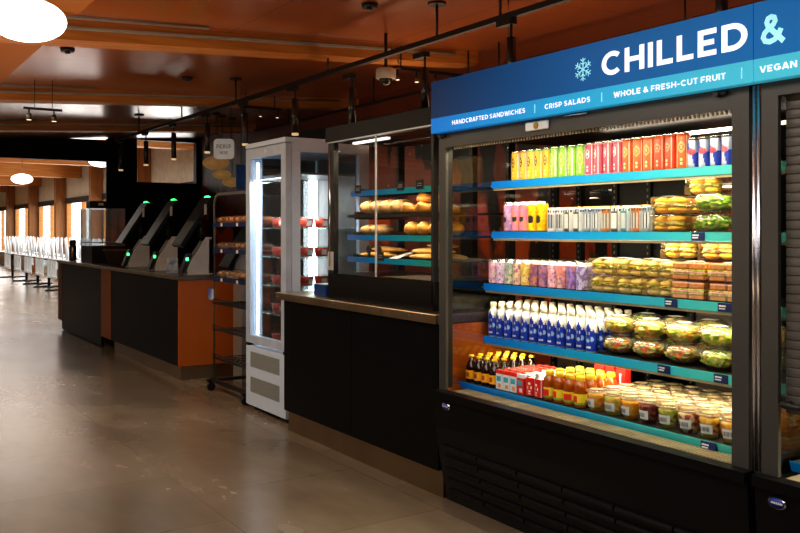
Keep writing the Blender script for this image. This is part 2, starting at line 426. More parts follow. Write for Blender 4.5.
for y in (15.0, 20.0, 25.0, 30.5, 36.0):
    struct('ceiling_beam', MB().box(-3.9, DX - .02, y - .12, y + .12, 2.86, DC + .02), WOOD)

# ------------------------------------------------------------------ dining tables with chairs turned up on them
t = thing('dining_table', '', 'table', (0, 0, 0), 'dining tables beyond the far wall')
obj('tabletop', MB().box(-.42, .42, -.5, .5, .73, .76, bev=.006), mat('table_dark', (.03, .028, .026), rough=.4), t)
obj('pedestal', MB().cyl((0, 0, .03), (0, 0, .73), .035), BLACKM, t)
obj('base', MB().box(-.36, .36, -.04, .04, 0, .035, bev=.008).box(-.04, .04, -.36, .36, 0, .034, bev=.008), BLACKM, t)
TABLE = Proto(t)
SEATM = mat('chair_shell', (.78, .82, .84), rough=.35); LEGM = mat('chair_leg', (.78, .8, .82), rough=.3, metal=.2)
c = thing('cafe_chair', '', 'chair', (0, 0, 0), 'chairs turned upside down on the dining tables')
obj('seat', MB().box(-.21, .21, -.2, .2, .435, .46, bev=.01), SEATM, c)
m = MB()
for k in range(5): m.box(-.205, -.185, -.19 + .08 * k, -.19 + .08 * k + .045, .47, .83)
m.box(-.215, -.18, -.2, .2, .80, .86, bev=.01)
obj('backrest', m, SEATM, c)
for sx in (-1, 1):
    for sy in (-1, 1): obj('leg', MB().cyl((sx * .18, sy * .17, .436), (sx * .21, sy * .20, 0), .016, 8), LEGM, c)
CHAIR = Proto(c)
tys = (18.3, 19.7, 21.05, 22.45, 23.85, 25.4, 27.6)
for i, y in enumerate(tys):
    where = 'nearest the far wall' if i == 0 else ('%s table beyond the far wall' % ORD[i])
    TABLE.put((4.45, y, 0), 'dark pedestal dining table under upturned chairs, %s' % ('nearest the black far wall' if i == 0 else ORD[i] + ' one past the black far wall'))
    for sx in (-1, 1):
        for sy in (-1, 1):
            CHAIR.put((4.45 + sx * .29, y + sy * .24, .761 + .46),
                      'upturned pale chair on %s table past far wall, %s side, %s' % (ORD[i], 'window' if sx > 0 else 'aisle', 'far end' if sy > 0 else 'near end'),
                      rot=(PI, 0, PI if sx > 0 else 0))

# ------------------------------------------------------------------ near serving counter
O = (3.0, 4.6, 0)
t = thing('serving_counter', 'black panelled serving counter with bronze steel kick under the pastry case', 'counter', O)
obj('front_panel', MB().box(2.655, 2.70, 3.655, 4.555, .15, .92), BLACK, t, O)
obj('front_panel', MB().box(2.655, 2.68, 4.56, 5.50, .15, .92), BLACK, t, O)
obj('carcass', MB().box(2.701, 3.34, 3.70, 5.49, .12, .918), BLACK, t, O)
obj('toe_kick', MB().box(2.69, 3.30, 3.655, 5.50, 0, .15), STEELT, t, O)
obj('end_panel', MB().box(2.701, 3.34, 3.655, 3.664, .15, .918).box(2.70, 3.34, 3.664, 3.70, .15, .918), ORANGE, t, O)['label'] = 'orange end panel'
o = obj('worktop', MB().box(2.635, 3.36, 3.65, 5.60, .922, .972, bev=.003), STEEL, origin=(3.0, 4.6, .922))
tag(o, 'stainless steel worktop on the near black serving counter', 'worktop')
for y in (5.55, 5.22, 4.75, 4.18, 3.9): obj('screw', MB().cyl((2.6345, y, .947), (2.632, y, .947), .006, 8), CHROME, o, (3.0, 4.6, .922))

# ------------------------------------------------------------------ open front merchandiser
Y0, Y1 = 1.80, 3.64          # right and left ends
MX0, MXB = 2.60, 3.47
O = (3.05, 2.72, 0)
t = MERCH = thing('chilled_merchandiser', 'large open refrigerated display case with lit shelves below the chilled sign', 'display case', O)
# base: profile in (x, z)
prof = [(2.70, 0), (2.693, .05), (2.655, .22), (2.628, .40), (2.618, .545), (2.60, .55), (2.60, .587), (2.66, .587), (2.66, .56), (MXB, .56), (MXB, 0)]
GLOSSB = mat('merch_base_black', (.004, .004, .005), rough=.35, spec=.2, scale=3)
base = obj('base', MB().prism(prof, Y0, Y1), GLOSSB, t, O)
m = MB()
for z, x in ((.292, 2.642), (.237, 2.652), (.178, 2.665), (.12, 2.677), (.062, 2.69)):
    for k in range(6):
        ya = Y0 + .03 + k * .295; yb = ya + .285
        m.prism([(x + .02, z + .016), (x - .012, z + .010), (x - .016, z), (x - .010, z - .012), (x + .02, z - .014)], ya, yb)
obj('louvre', m, mat('louvre_black', (.007, .007, .008), rough=.3, spec=.3), base, O)
# brand badge: blue oval on a silver rim
def badge(parent, y, z, x, O):
    b = obj('badge', MB().lathe([(.0, 0), (.034, 0), (.034, .004), (.0, .006)], 24, caps=False), CHROME, parent)
    b.location = (x - O[0], y - O[1], z - O[2]); b.rotation_euler = (0, -PI / 2, 0); b.scale = (.62, 1, 1)
    f = obj('badge_face', MB().lathe([(.0, .006), (.028, .006), (.028, .0068), (.0, .0075)], 24, caps=False), mat('badge_blue', (.01, .03, .30), rough=.3), b)
    m = MB()
    for k in range(7): m.box(-.005, .006, -.0215 + k * .0062, -.0175 + k * .0062, .0076, .0082)
    obj('lettering', m, PAPER, f)
badge(base, 3.53, .515, 2.616, O)
# grey frame of the opening
def rframe(parent, O, y0, y1, lp, rp, zb, zt, ztop):
    m = MB()
    m.box(2.645, 2.662, y1 - lp, y1 - .008, zb, ztop); m.box(2.645, 2.662, y0 + .012, y0 + rp, zb, ztop)
    m.box(2.645, 2.662, y0 + rp, y1 - lp, zt, ztop)
    return obj('opening_frame', m, TAUPE, parent, O)
fr = rframe(t, O, Y0, Y1, .066, .08, .588, 1.845, 1.95)
obj('sight_edge', MB().box(2.663, 2.69, 3.574, 3.580, .60, 1.84), BLACKM, fr, O)
m = MB()
for k in range(84): m.box(2.665, 2.672, 1.895 + k * .0196, 1.901 + k * .0196, 1.832, 1.8445)
obj('air_grille', m, mat('grille_beige', (.5, .42, .3), rough=.5), fr, O)
lt = obj('latch', MB().box(2.632, 2.645, 2.80, 2.95, 1.866, 1.906, bev=.006), PAPER, fr, O)
obj('keyhole', MB().cyl((2.6315, 2.875, 1.886), (2.628, 2.875, 1.886), .015, 14), mat('brass', (.5, .33, .08), rough=.3, metal=1), lt, O)
obj('handle', MB().tube([(2.645, 2.70, 1.908), (2.63, 2.695, 1.908), (2.63, 2.57, 1.908), (2.645, 2.565, 1.908)], .004, 6), CHROME, fr, O)
for y in (3.60, 1.93): obj('bolt', MB().cyl((2.645, y, 1.903), (2.62, y, 1.903), .011, 10).cyl((2.632, y, 1.903), (2.632, y - .04, 1.903), .007, 8), BLACKM, fr, O)
# chrome corner trims on the right end
m = MB().cyl((2.655, 1.797, .59), (2.655, 1.797, 1.915), .009, 10).cyl((2.655, 1.779, .59), (2.655, 1.779, 1.915), .009, 10)
obj('corner_trim', m, mat('dark_chrome', (.75, .75, .82), rough=.25, metal=1), t, O)
# roof, back, uprights
obj('roof', MB().box(2.665, MXB, Y0 + .005, Y1 - .005, 1.90, 1.95), mat('roof_black', (.02, .018, .017), rough=.5), t, O)
BACKG = clear('back_glass', .10, (.75, .72, .70))
obj('back_glass', MB().box(MXB - .012, MXB - .006, Y0 + .02, Y1 - .02, .6, 1.9), BACKG, t, O)
m = MB(); holes = MB()
for y in (1.86, 2.14, 2.40, 2.66, 2.92, 3.14, 3.40, 3.60):
    m.box(MXB - .045, MXB - .013, y - .018, y + .018, .6, 1.9)
    for k in range(40): holes.box(MXB - .0465, MXB - .045, y - .004, y + .004, .62 + k * .032, .634 + k * .032)
for y0_, y1_ in ((2.15, 2.39), (2.67, 2.91), (2.93, 3.13)): m.box(MXB - .03, MXB - .014, y0_, y1_, .6, 1.9)
up = obj('back_upright', m, mat('upright_black', (.006, .006, .006), rough=.45, spec=.15), t, O)
obj('slot', holes, mat('slot_grey', (.10, .085, .06), rough=.5), up, O)
obj('back_wall', MB().box(MXB - .03, MXB - .014, Y0 + .02, Y1 - .02, .56, 1.10), mat('back_wall_dark', (.05, .04, .03), rough=.4), t, O)
ENDG = clear('end_glass', .06, (.9, .9, .9), .01)
obj('end_glass', MB().box(2.67, MXB - .05, Y1 - .010, Y1 - .006, .6, 1.9), ENDG, t, O)
obj('end_glass', MB().box(2.67, MXB - .05, Y0 + .006, Y0 + .010, .6, 1.9), ENDG, t, O)
# shelves
LIPC = [(0, (.10, .50, .38)), (.22, (.06, .45, .42)), (.5, (.012, .30, .52)), (1, (.0, .16, .58))]
lipm = ramp_mat('shelf_lip', LIPC, 'Y', .35, emit=.10)  # rails glow faintly in their own colour to look brighter; they are no lamps
SHM = mat('shelf_deck', (.30, .28, .24), rough=.35, metal=.6)
SH = [(1.676, 3.0), (1.405, 3.0), (1.126, 2.945), (.842, 2.945), (.612, 2.79)]
LED = mat('led_diffuser', (1, .93, .75), emit=5, ecol=(1, .86, .58))
TAGS = {1: (698,), 2: (671, 725), 3: (664, 721), 4: (711,)}
for i, (z, x) in enumerate(SH):
    m = MB().box(x + .004, MXB - .05, Y0 + .014, Y1 - .014, z - .014, z)
    s = obj('shelf', m, mat('deck_dark', (.03, .027, .023), rough=.4), t, O)
    lp = MB().prism([(x, z - .033), (x - .004, z - .033), (x - (.004 if i < 4 else .018), z + .004), (x - (0 if i < 4 else .014), z + .004)], Y0 + .012, Y1 - .012)
    lip = obj('price_rail', lp, lipm, s, O)
    if i < 4:
        obj('light_bar', MB().box(x + .012, x + .03, Y0 + .03, Y1 - .03, z - .022, z - .0145), LED, s, O)
        obj('valance', MB().box(x + .002, x + .010, Y0 + .02, Y1 - .02, z - .045, z - .0335), mat('valance_beige', (.42, .33, .2), rough=.4), s, O)
    for u in TAGS.get(i, ()):
        yy = Yat(u, x - .006); tg = MB().box(x - (.008 if i < 4 else .026), x - .0045, yy - .032, yy + .032, z - .032, z + .003)
        g = obj('price_tag', tg, NAVY, lip, O)
        obj('lettering', MB().box(x - .0095 if i < 4 else x - .0275, x - .008, yy - .005, yy + .026, z - .012, z - .006).box(x - .0095 if i < 4 else x - .0275, x - .008, yy - .002, yy + .026, z - .022, z - .017), PAPER, g, O)
m = MB()
m.box(2.665, 2.775, Y0 + .09, Y1 - .09, .566, .578)
for k in range(5): m.box(2.672 + k * .021, 2.684 + k * .021, Y0 + .09, Y1 - .09, .578, .588)
obj('intake_grille', m, mat('grille_gold', (.55, .47, .3), (.38, .32, .2), rough=.35, metal=.7, scale=10), t, O)
obj('top_light', MB().box(3.19, 3.215, 1.86, 3.0, 1.845, 1.858), mat('led_top', (1, .93, .8), emit=9, ecol=(1, .85, .66)), t, O)
for i, (z, x) in enumerate([(1.885, 2.80)] + [(a - .03, b + .02) for a, b in SH[:4]]):
    area('shelf_lamp', (x + (0 if i else 0.0), (Y0 + Y1) / 2, z), .03, 1.68, 8 if i else 1.5, (1, .87, .60), (0, math.radians(-12), 0))

area('canopy_lamp', (2.69, (Y0 + Y1) / 2, 1.835), .03, 1.66, 9, (1, .88, .62), (0, math.radians(-22), 0))

# ------------------------------------------------------------------ signs above the merchandisers
def sign(y0, y1, label, part):
    O = (2.60, (y0 + y1) / 2, 1.918)
    t = thing('header_sign', label, 'sign', O)
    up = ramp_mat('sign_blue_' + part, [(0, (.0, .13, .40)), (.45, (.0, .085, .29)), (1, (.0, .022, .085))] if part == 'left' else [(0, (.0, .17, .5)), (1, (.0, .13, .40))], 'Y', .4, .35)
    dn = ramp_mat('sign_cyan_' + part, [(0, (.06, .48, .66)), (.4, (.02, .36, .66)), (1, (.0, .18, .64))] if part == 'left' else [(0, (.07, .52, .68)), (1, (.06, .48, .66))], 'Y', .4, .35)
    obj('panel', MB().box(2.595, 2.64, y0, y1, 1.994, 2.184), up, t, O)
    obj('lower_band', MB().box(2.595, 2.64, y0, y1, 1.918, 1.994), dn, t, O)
    return t, O
WT = mat('sign_white', (.85, .87, .9), emit=.6)
CYAN = mat('sign_pale_cyan', (.36, .80, .86), emit=.5)
S1, O1 = sign(1.762, 3.634, 'blue header sign reading CHILLED with snowflake above the lit display case', 'left')
S2, O2 = sign(-.05, 1.759, 'blue header sign with pale ampersand above the shuttered display case', 'right')
SX = 2.595
def tx(u): return Yat(u, SX)
def lay(s, u0, u1, z0, z1, mt, par, O, w): text('lettering', s, mt, par, O, tx(u0), z0, tx(u0) - tx(u1), z1 - z0, SX, w)
lay('CHILLED', 602, 748, 2.037, 2.132, WT, S1, O1, .205)
lay('&', 761, 786, 2.034, 2.134, CYAN, S2, O2, .19)
lay('HANDCRAFTED SANDWICHES', 452.5, 525.5, 1.9445, 1.9665, WT, S1, O1, .2)
lay('CRISP SALADS', 545, 590.5, 1.9445, 1.9665, WT, S1, O1, .2)
lay('WHOLE & FRESH-CUT FRUIT', 614, 726, 1.9445, 1.9665, WT, S1, O1, .2)
lay('VEGAN &', 760, 809, 1.9445, 1.9665, WT, S2, O2, .21)
for u in (535, 602, 742): obj('divider', MB().box(SX - .003, SX, tx(u) - .0015, tx(u) + .0015, 1.936, 1.974), CYAN, S1, O1)
m = MB(); sy, sz = tx(583.5), 2.083
for k in range(6):
    a = k * PI / 3 + PI / 6
    def P(r, off=0, al=0): return (SX - .003, sy + r * math.cos(a) + off * math.cos(a + al), sz + r * math.sin(a) + off * math.sin(a + al))
    m.tube([P(0), P(.048)], .0024, 6)
    for r in (.020, .034):
        for al in (PI / 3.2, -PI / 3.2): m.tube([P(r), P(r, .016, al)], .002, 6)
obj('snowflake', m, CYAN, S1, O1)
for y in (3.3, 2.2, .9):
    pass

# ------------------------------------------------------------------ shuttered merchandiser at the right edge
O = (3.05, .9, 0); YB = 1.772
t = thing('shuttered_merchandiser', 'second refrigerated display case with grey roller shutter pulled down', 'display case', O)
b2 = obj('base', MB().prism(prof, 0, YB), GLOSSB, t, O)
m = MB()
for z, x in ((.292, 2.642), (.237, 2.652), (.178, 2.665)):
    m.prism([(x + .02, z + .016), (x - .012, z + .010), (x - .016, z), (x - .010, z - .012), (x + .02, z - .014)], .05, YB - .03)
obj('louvre', m, MATS['louvre_black'], b2, O)
badge(b2, 1.685, .512, 2.616, O)
rframe(t, O, 0, YB, .07, .08, .588, 1.87, 1.95)
obj('side_glass', MB().box(2.67, MXB - .05, YB - .016, YB - .012, .6, 1.9), ENDG, t, O)
obj('side_wall', MB().box(2.72, MXB, 0, .01, .58, 1.95), DARK, t, O)
obj('roof', MB().box(2.72, MXB, .012, YB - .022, 1.9, 1.95), MATS['roof_black'], t, O)
obj('back_wall', MB().box(MXB - .03, MXB - .01, .012, YB - .022, .58, 1.9), DARK, t, O)
m = MB(); z = .80
while z < 1.87:
    m.prism([(2.686, z), (2.683, z + .003), (2.682, z + .015), (2.683, z + .0275), (2.686, z + .0305), (2.694, z + .0305), (2.694, z)], .085, YB - .075); z += .031
sh = obj('roller_shutter', m, mat('shutter_grey', (.13, .118, .105), rough=.45, metal=.2), t, O)
obj('handle', MB().cyl((2.675, 1.675, .835), (2.64, 1.675, .835), .012).cyl((2.643, 1.69, .835), (2.643, 1.60, .833), .011), BLACKM, sh, O)
s = obj('shelf', MB().box(2.795, MXB - .05, .02, YB - .03, .598, .612), mat('deck_dark', (.03, .027, .023)), t, O)
obj('price_rail', MB().prism([(2.79, .579), (2.786, .579), (2.772, .616), (2.776, .616)], .02, YB - .03), mat('rail_blue', (0, .22, .6), rough=.4, emit=.1), s, O)  # slight glow put into the rail colour, no lamp behind it
obj('intake_grille', MB().box(2.665, 2.765, .05, YB - .08, .566, .584), MATS['grille_gold'], t, O)
area('shelf_lamp_shuttered', (2.85, .9, 1.0), .03, 1.5, 14, (1, .87, .62), (0, 0, 0))

# ------------------------------------------------------------------ groceries
def can(name, r, h, cols, fn, label='', cat='can', lid=SILVER, seg=36):
    """cols: materials; fn(angle, z/h) -> index"""
    p = [(r * .80, 0), (r, h * .05)] + [(r, h * (.05 + .85 * k / 24)) for k in range(1, 25)] + [(r * .97, h * .915), (r * .88, h * .965)]
    b = MB().lathe(p, seg, fn=lambda a, z: fn(a, z / h))
    o = obj(name, b, cols); tag(o, None, cat)
    l = MB().lathe([(r * .88, h * .965), (r * .90, h * .985), (r * .86, h), (r * .82, h * .985), (.0005, h * .98)], seg, caps=False)
    l.box(-r * .35, r * .25, -r * .18, r * .18, h * .981, h * .99)
    obj('lid', l, lid, o)
    return Proto(o)
def C(n, c, c2=None, **k): return mat('can_' + n, c, c2, rough=k.pop('rough', .3), scale=k.pop('scale', 60), **k)
fa = lambda a: (a - PI + PI) % (2 * PI) - PI      # angle, 0 = +X
def face(a):                                       # angular distance from the side that looks at the aisle (-X)
    return abs((a - PI + PI) % (2 * PI) - PI)
def stripe_fn(w0, logo=None):
    def f(a, z):
        d = face(a)
        if z > .91 or z < .05: return 2
        if logo:
            q = (d / logo[2]) ** 2 + ((z - (logo[0] + logo[1]) / 2) / ((logo[1] - logo[0]) / 2)) ** 2
            if .42 < q < 1 or q < .10: return 3
            if .12 < z < .36 and d < .16 and int(z * 60) % 3: return 1
        return 1 if w0[0] < d < w0[1] else 0
    return f
CW = C('white', (.66, .65, .62))
K = C('ink', (.03, .03, .03))
sleek = dict(r=.029, h=.158)
S = {}
S['yellow'] = can('drink_can', .029, .158, [C('yellow', (.88, .47, .004)), CW, C('lidorange', (.85, .35, .05)), K], stripe_fn((.9, 1.35), (.45, .75, .3)))
S['yellow2'] = can('drink_can', .029, .158, [C('yellow', (.88, .47, .004)), C('cream', (.9, .8, .4)), C('lidgreen', (.25, .55, .12)), K], stripe_fn((.9, 1.3), (.45, .75, .3)))
S['green'] = can('drink_can', .029, .158, [C('green', (.25, .60, .01)), CW, C('lidgreen', (.25, .55, .12)), C('lightgreen', (.55, .8, .18))], stripe_fn((.7, 1.0), (.3, .8, .55)))
S['pink'] = can('drink_can', .029, .158, [C('magenta', (.58, .07, .15)), C('rosewhite', (.85, .68, .68)), C('rose', (.75, .4, .42)), C('pinkpale', (.9, .62, .65))], stripe_fn((.75, .95), (.5, .8, .4)))
S['orange'] = can('drink_can', .029, .158, [C('orange', (.80, .11, .01)), C('peach', (.95, .65, .45)), C('lidred', (.75, .12, .03)), C('amberlogo', (.9, .34, .1))], stripe_fn((.7, .95), (.45, .75, .5)))
S['red'] = can('drink_can', .029, .158, [C('red', (.72, .06, .015)), C('redpale', (.9, .45, .35)), C('lidred', (.75, .12, .03)), C('redlogo', (.85, .25, .12))], stripe_fn((.7, .9), (.5, .75, .5)))
def rb(a, z):
    d = face(a)
    if z > .93: return 2
    if (d / .75) ** 2 + ((z - .54) / .10) ** 2 < 1: return 3
    q = ((a + (z - .5) * 1.3) % (2 * PI)) < PI
    return (0 if q else 1) if z > .52 else (1 if q else 0)
S['energy'] = can('energy_drink_can', .0265, .130, [C('blue', (.01, .04, .42)), C('silver', (.42, .48, .62), metal=.3), SILVER, C('redbull', (.8, .05, .1))], rb)
def label1(kind, front=True): return None
x1 = SH[0][1] + .036
seq = ['yellow', 'yellow', 'yellow2', 'yellow2', 'yellow2', 'green', 'green', 'green', 'green', 'pink', 'pink', 'pink', 'pink', 'orange', 'orange', 'orange', 'red', 'red', 'orange']
nm = {'yellow': 'yellow slim can with orange rim', 'yellow2': 'yellow slim can with green rim', 'green': 'lime green slim can', 'pink': 'magenta pink slim can', 'orange': 'orange slim can', 'red': 'deep red slim can', 'energy': 'blue and silver energy drink can'}
cnt = {}
ya, yb = Yat(517, x1), Yat(683, x1)
for i, k in enumerate(seq):
    c_ = cnt[k] = cnt.get(k, -1) + 1
    S[k].put((x1 + R.uniform(-.003, .003), ya + (yb - ya) * i / (len(seq) - 1), SH[0][0] + .001), '%s on the top shelf, %s of its colour from left' % (nm[k], ORD[c_]), 'slim cans on the top shelf', R.uniform(-.35, .35))
for i in range(5):
    S['energy'].put((x1, Yat(694, x1) - .0555 * i, SH[0][0] + .001), '%s on the top shelf, %s from left' % (nm['energy'], ORD[i]), 'energy drinks on the top shelf', R.uniform(-.3, .3))

# second shelf: tall cans and short cans
def blot(z0, z1, w, k=3):
    def f(a, z):
        d = face(a)
        if z > .92 or z < .04: return 2
        q = (d / w) ** 2 + ((z - (z0 + z1) / 2) / ((z1 - z0) / 2)) ** 2
        if q < 1: return k if int(z * 90) % 5 else 1
        return 0 if math.sin(a * 3 + z * 9) + .6 * math.sin(a * 7 - z * 23) > -.2 else 1
    return f
T = [('lilac', can('tall_can', .031, .158, [C('lilac', (.48, .26, .55)), C('lilac2', (.68, .42, .62)), SILVER, K], blot(.32, .52, .5)), 'lilac patterned tall can'),
     ('pinkred', can('tall_can', .031, .158, [C('coral', (.85, .28, .22)), C('pink2', (.75, .25, .45)), SILVER, K], blot(.35, .52, .6)), 'coral pink patterned tall can'),
     ('yel', can('tall_can', .031, .158, [C('gold', (.85, .42, .005)), C('gold2', (.9, .6, .02)), SILVER, K], blot(.3, .55, .6)), 'golden yellow tall can')]
x2 = SH[1][1] + .038
for i, (u, k) in enumerate(((509.5, 0), (517.5, 1), (525.3, 1), (533.7, 2), (542.3, 2))):
    n_ = ['', '', 'second ', '', 'second '][i]
    T[k][1].put((x2, Yat(u, x2), SH[1][0] + .001), ('first ' if i in (1, 3) else n_) + T[k][2] + ' from left on the second shelf', 'tall cans on the second shelf', R.uniform(-.3, .3))
LIDY = mat('lid_gold', (.7, .5, .15), rough=.3, metal=.7)
P2 = [(C('soda_white', (.62, .62, .6)), C('soda_grey', (.36, .37, .39)), K, 'white short can with grey print'),
      (C('soda_black', (.07, .08, .09)), C('soda_white', (.62, .62, .6)), CW, 'black and white short soda can'),
      (C('soda_steel', (.24, .30, .36)), C('soda_white2', (.55, .58, .6)), K, 'steel blue short soda can'),
      (C('soda_rust', (.42, .14, .04)), C('soda_silver', (.5, .47, .42)), K, 'rust brown short soda can'),
      (C('soda_teal', (.06, .20, .26)), C('soda_silver2', (.46, .5, .54)), CW, 'dark teal short soda can')]
def soda(a, z):
    d = face(a)
    if z > .93: return 2
    if .78 < z < .90: return 3 if int((a + 9) * 7) % 2 else 0
    if .15 < z < .72 and d < .62: return 3 if .12 < d < .42 else 1
    if d > .95: return 1
    return 0
PP = [can('soda_can', .0292, .124, [a_, b_, SILVER, d_], soda, lid=LIDY) for a_, b_, d_, _ in P2]
kk = [0, 0, 1, 1, 2, 2, 3, 1, 4, 3, 2]; cnt = {}
ya, yb = Yat(553, x2), Yat(648.3, x2)
for i, k in enumerate(kk):
    c_ = cnt[k] = cnt.get(k, -1) + 1
    PP[k].put((x2, ya + (yb - ya) * i / (len(kk) - 1), SH[1][0] + .001), P2[k][3] + ' on the second shelf, %s of its kind from left' % ORD[c_], 'short soda cans on the second shelf', R.uniform(-.3, .3))

# third shelf: floral cans in deep columns
def floral(seed):
    def f(a, z):
        if z > .92 or z < .04: return 2
        v = mnoise.noise(Vector((math.cos(a) * 1.7, math.sin(a) * 1.7 + seed, z * 6.5)))
        v2 = mnoise.noise(Vector((math.cos(a) * 3.2 + seed, math.sin(a) * 3.2, z * 11)))
        return 3 if v2 > .30 else (0 if v > -.05 else 1)
    return f
F3 = [('pale pink floral can', (.85, .62, .68), (.78, .42, .55), (.42, .2, .4)), ('lilac floral can', (.76, .55, .78), (.86, .7, .82), (.45, .2, .5)),
      ('teal and cream floral can', (.35, .5, .45), (.8, .72, .5), (.2, .2, .25)), ('tan floral can', (.68, .45, .3), (.85, .66, .45), (.4, .15, .25)),
      ('gold floral can', (.85, .58, .1), (.9, .72, .3), (.6, .25, .15)), ('plum and rust floral can', (.32, .12, .22), (.58, .24, .15), (.2, .15, .4)),
      ('dark violet floral can', (.26, .13, .32), (.5, .25, .35), (.5, .18, .1)), ('strawberry pink floral can', (.82, .40, .48), (.88, .62, .66), (.4, .18, .45)),
      ('coral floral can', (.8, .3, .22), (.85, .5, .45), (.35, .2, .5)), ('indigo floral can', (.22, .14, .45), (.4, .25, .6), (.7, .3, .2)), ('blue violet floral can', (.28, .22, .52), (.6, .55, .75), (.3, .15, .3))]
x3 = SH[2][1] + .036
us = (494, 503.5, 511.5, 519.7, 527.6, 536, 544.8, 554.3, 564.4, 575, 585.8)
for j, (n, a_, b_, d_) in enumerate(F3):
    pr = can('sparkling_can', .0288, .130, [C('fl%da' % j, a_), C('fl%db' % j, b_), SILVER, C('fl%dc' % j, d_)], floral(j), seg=40)
    y = Yat(us[j], x3)
    if j == 0: yy0 = y
    y = yy0 - j * .0655
    for r_ in range(6):
        pr.put((x3 + .062 * r_, y, SH[2][0] + .001), '%s on the third shelf, %s' % (n, ROW[r_] if r_ < 5 else 'backmost row'), 'floral cans on the third shelf', R.uniform(-1.5, 1.5) if r_ else R.uniform(-.3, .3))

# fourth shelf: blue and white bottles
BW = mat('bottle_white', (.66, .66, .64), rough=.3); BB = mat('bottle_blue', (.01, .05, .42), (.01, .03, .30), rough=.3, scale=80); BL = mat('bottle_lightblue', (.35, .5, .75), rough=.3)
CAPM = mat('cap_cream', (.66, .60, .48), rough=.4)
def bt(a, z):
    d = face(a); zz = z / .185
    if zz > .78 or zz < .03: return 0
    top = .50 + .26 * max(0, 1 - d * 1.3) + .10 * max(0, 1 - abs(d - .95) * 3)
    if zz < top:
        if .46 < zz < .53 and d < .42 and int(a * 14) % 3: return 0
        if .10 < zz < .15 and d < .5: return 0
        if (abs(d - .75) / .3) ** 2 + ((zz - .34) / .06) ** 2 < 1: return 2
        if (d / .35) ** 2 + ((zz - .30) / .05) ** 2 < 1: return 2
        return 1
    return 0
pz = [(.024, 0), (.0275, .006)] + [(.0275, .006 + .118 * k / 26) for k in range(1, 27)] + [(.0235, .137), (.0175, .149), (.0145, .156), (.0145, .162)]
o = obj('milk_bottle', MB().lathe(pz, 36, fn=bt), [BW, BB, BL]); tag(o, None, 'bottle')
obj('cap', MB().lathe([(.0165, .160), (.0175, .163), (.0175, .183), (.015, .186), (.0005, .186)], 16, caps=False), CAPM, o)
MILK = Proto(o)
x4 = SH[3][1] + .036; ya = min(Yat(490.5, x4), Y1 - .046)
NB = 12
for j in range(NB):
    for r_ in range(5):
        MILK.put((x4 + .062 * r_, ya - .0655 * j, SH[3][0] + .001), 'white bottle with blue label, fourth shelf, %s column from left, %s' % (ORD[j], ROW[r_]), 'white and blue bottles on the fourth shelf', R.uniform(-.25, .25))

# bottom shelf
z5 = SH[4][0] + .001; x5 = SH[4][1] + .04
GLS = mat('brown_glass', (.022, .008, .004), rough=.12, spec=.7)
YL = mat('label_mustard', (.88, .42, .01), (.85, .38, .01), rough=.5); YCAP = mat('cap_yellow', (.9, .55, .02), rough=.35); LG = mat('label_logo_brown', (.35, .08, .03), rough=.5)
def stub(a, z):
    d = face(a)
    if .012 < z < .068: return 2 if (.028 < z < .05 and d < .5) else 1
    return 0
o = obj('cold_brew_bottle', MB().lathe([(.026, 0), (.029, .006)] + [(.029, .006 + .068 * k / 6) for k in range(1, 7)] + [(.028, .08), (.02, .1), (.0135, .112), (.0125, .132)], 18, fn=stub), [GLS, YL, LG]); tag(o, None, 'bottle')
obj('cap', MB().lathe([(.0135, .130), (.0148, .132), (.0148, .142), (.0005, .143)], 14, caps=False), YCAP, o)
BREW = Proto(o)
ycol = [min(Yat(470.5, x5), Y1 - .046)]
for j, y in enumerate([ycol[0] - .0635 * k for k in range(4)]):
    for r_ in range(5):
        BREW.put((x5 + .063 * r_, y, z5), 'stubby dark bottle with mustard label, bottom shelf, %s column from left, %s' % (ORD[j], ROW[r_]), 'stubby dark bottles on the bottom shelf', R.uniform(-.3, .3))
# milk cartons
CT = [mat('carton_white', (.82, .84, .86), rough=.4), mat('carton_red', (.75, .03, .02), rough=.4), mat('carton_teal', (.05, .42, .55), rough=.4), mat('carton_orange', (.85, .35, .05), rough=.4)]
def carton(swap):
    m = MB(); w, d, h = .022, .024, .098; a, b = (1, 0) if swap else (0, 1)
    m.box(-w, w, -d, d, 0, h * .80, a, bev=.002); m.box(-w, w, -d, d, h * .801, h, b, bev=.002)
    m.box(-w - .0004, -w, -d * .7, d * .7, h * .42, h * .68, 2); m.box(-w - .0004, -w, -d * .7, d * .2, h * .10, h * .30, 3 if not swap else 0)
    o = obj('juice_carton', m, CT); tag(o, None, 'carton')
    obj('foil_seal', MB().box(-.012, .012, -.014, .014, h, h + .002), SILVER, o)
    obj('straw', MB().cyl((w + .0015, -d * .6, h * .1), (w + .0015, d * .6, h * .85), .0018, 6), PAPER, o)
    return Proto(o)
CA_, CB_ = carton(False), carton(True)
yc = ycol[0] - .0635 * 3 - .060
for j in range(4):
    for r_ in range(6):
        (CA_ if j < 3 else CB_).put((x5 + .055 * r_, yc - .0535 * j, z5), ('white' if j < 3 else 'red') + ' drink carton with %s, bottom shelf, %s column of cartons, %s' % ('red top' if j < 3 else 'white top', ORD[j], ROW[r_] if r_ < 5 else 'backmost row'), 'small drink cartons on the bottom shelf', R.uniform(-.04, .04))
RC = can('juice_can', .0285, .100, [C('cherry', (.72, .02, .02)), CW, SILVER, C('cream2', (.9, .8, .6))], stripe_fn((.9, 1.2), (.2, .7, .35)), seg=28)
yr = yc - .0535 * 4 - .008
for j in range(2):
    for r_ in range(6):
        RC.put((x5 + .06 * r_, yr - .062 * j, z5), 'small cherry red can, bottom shelf, %s column, %s' % (['left', 'right'][j], ROW[r_] if r_ < 5 else 'backmost row'), 'small red cans on the bottom shelf', R.uniform(-.4, .4))
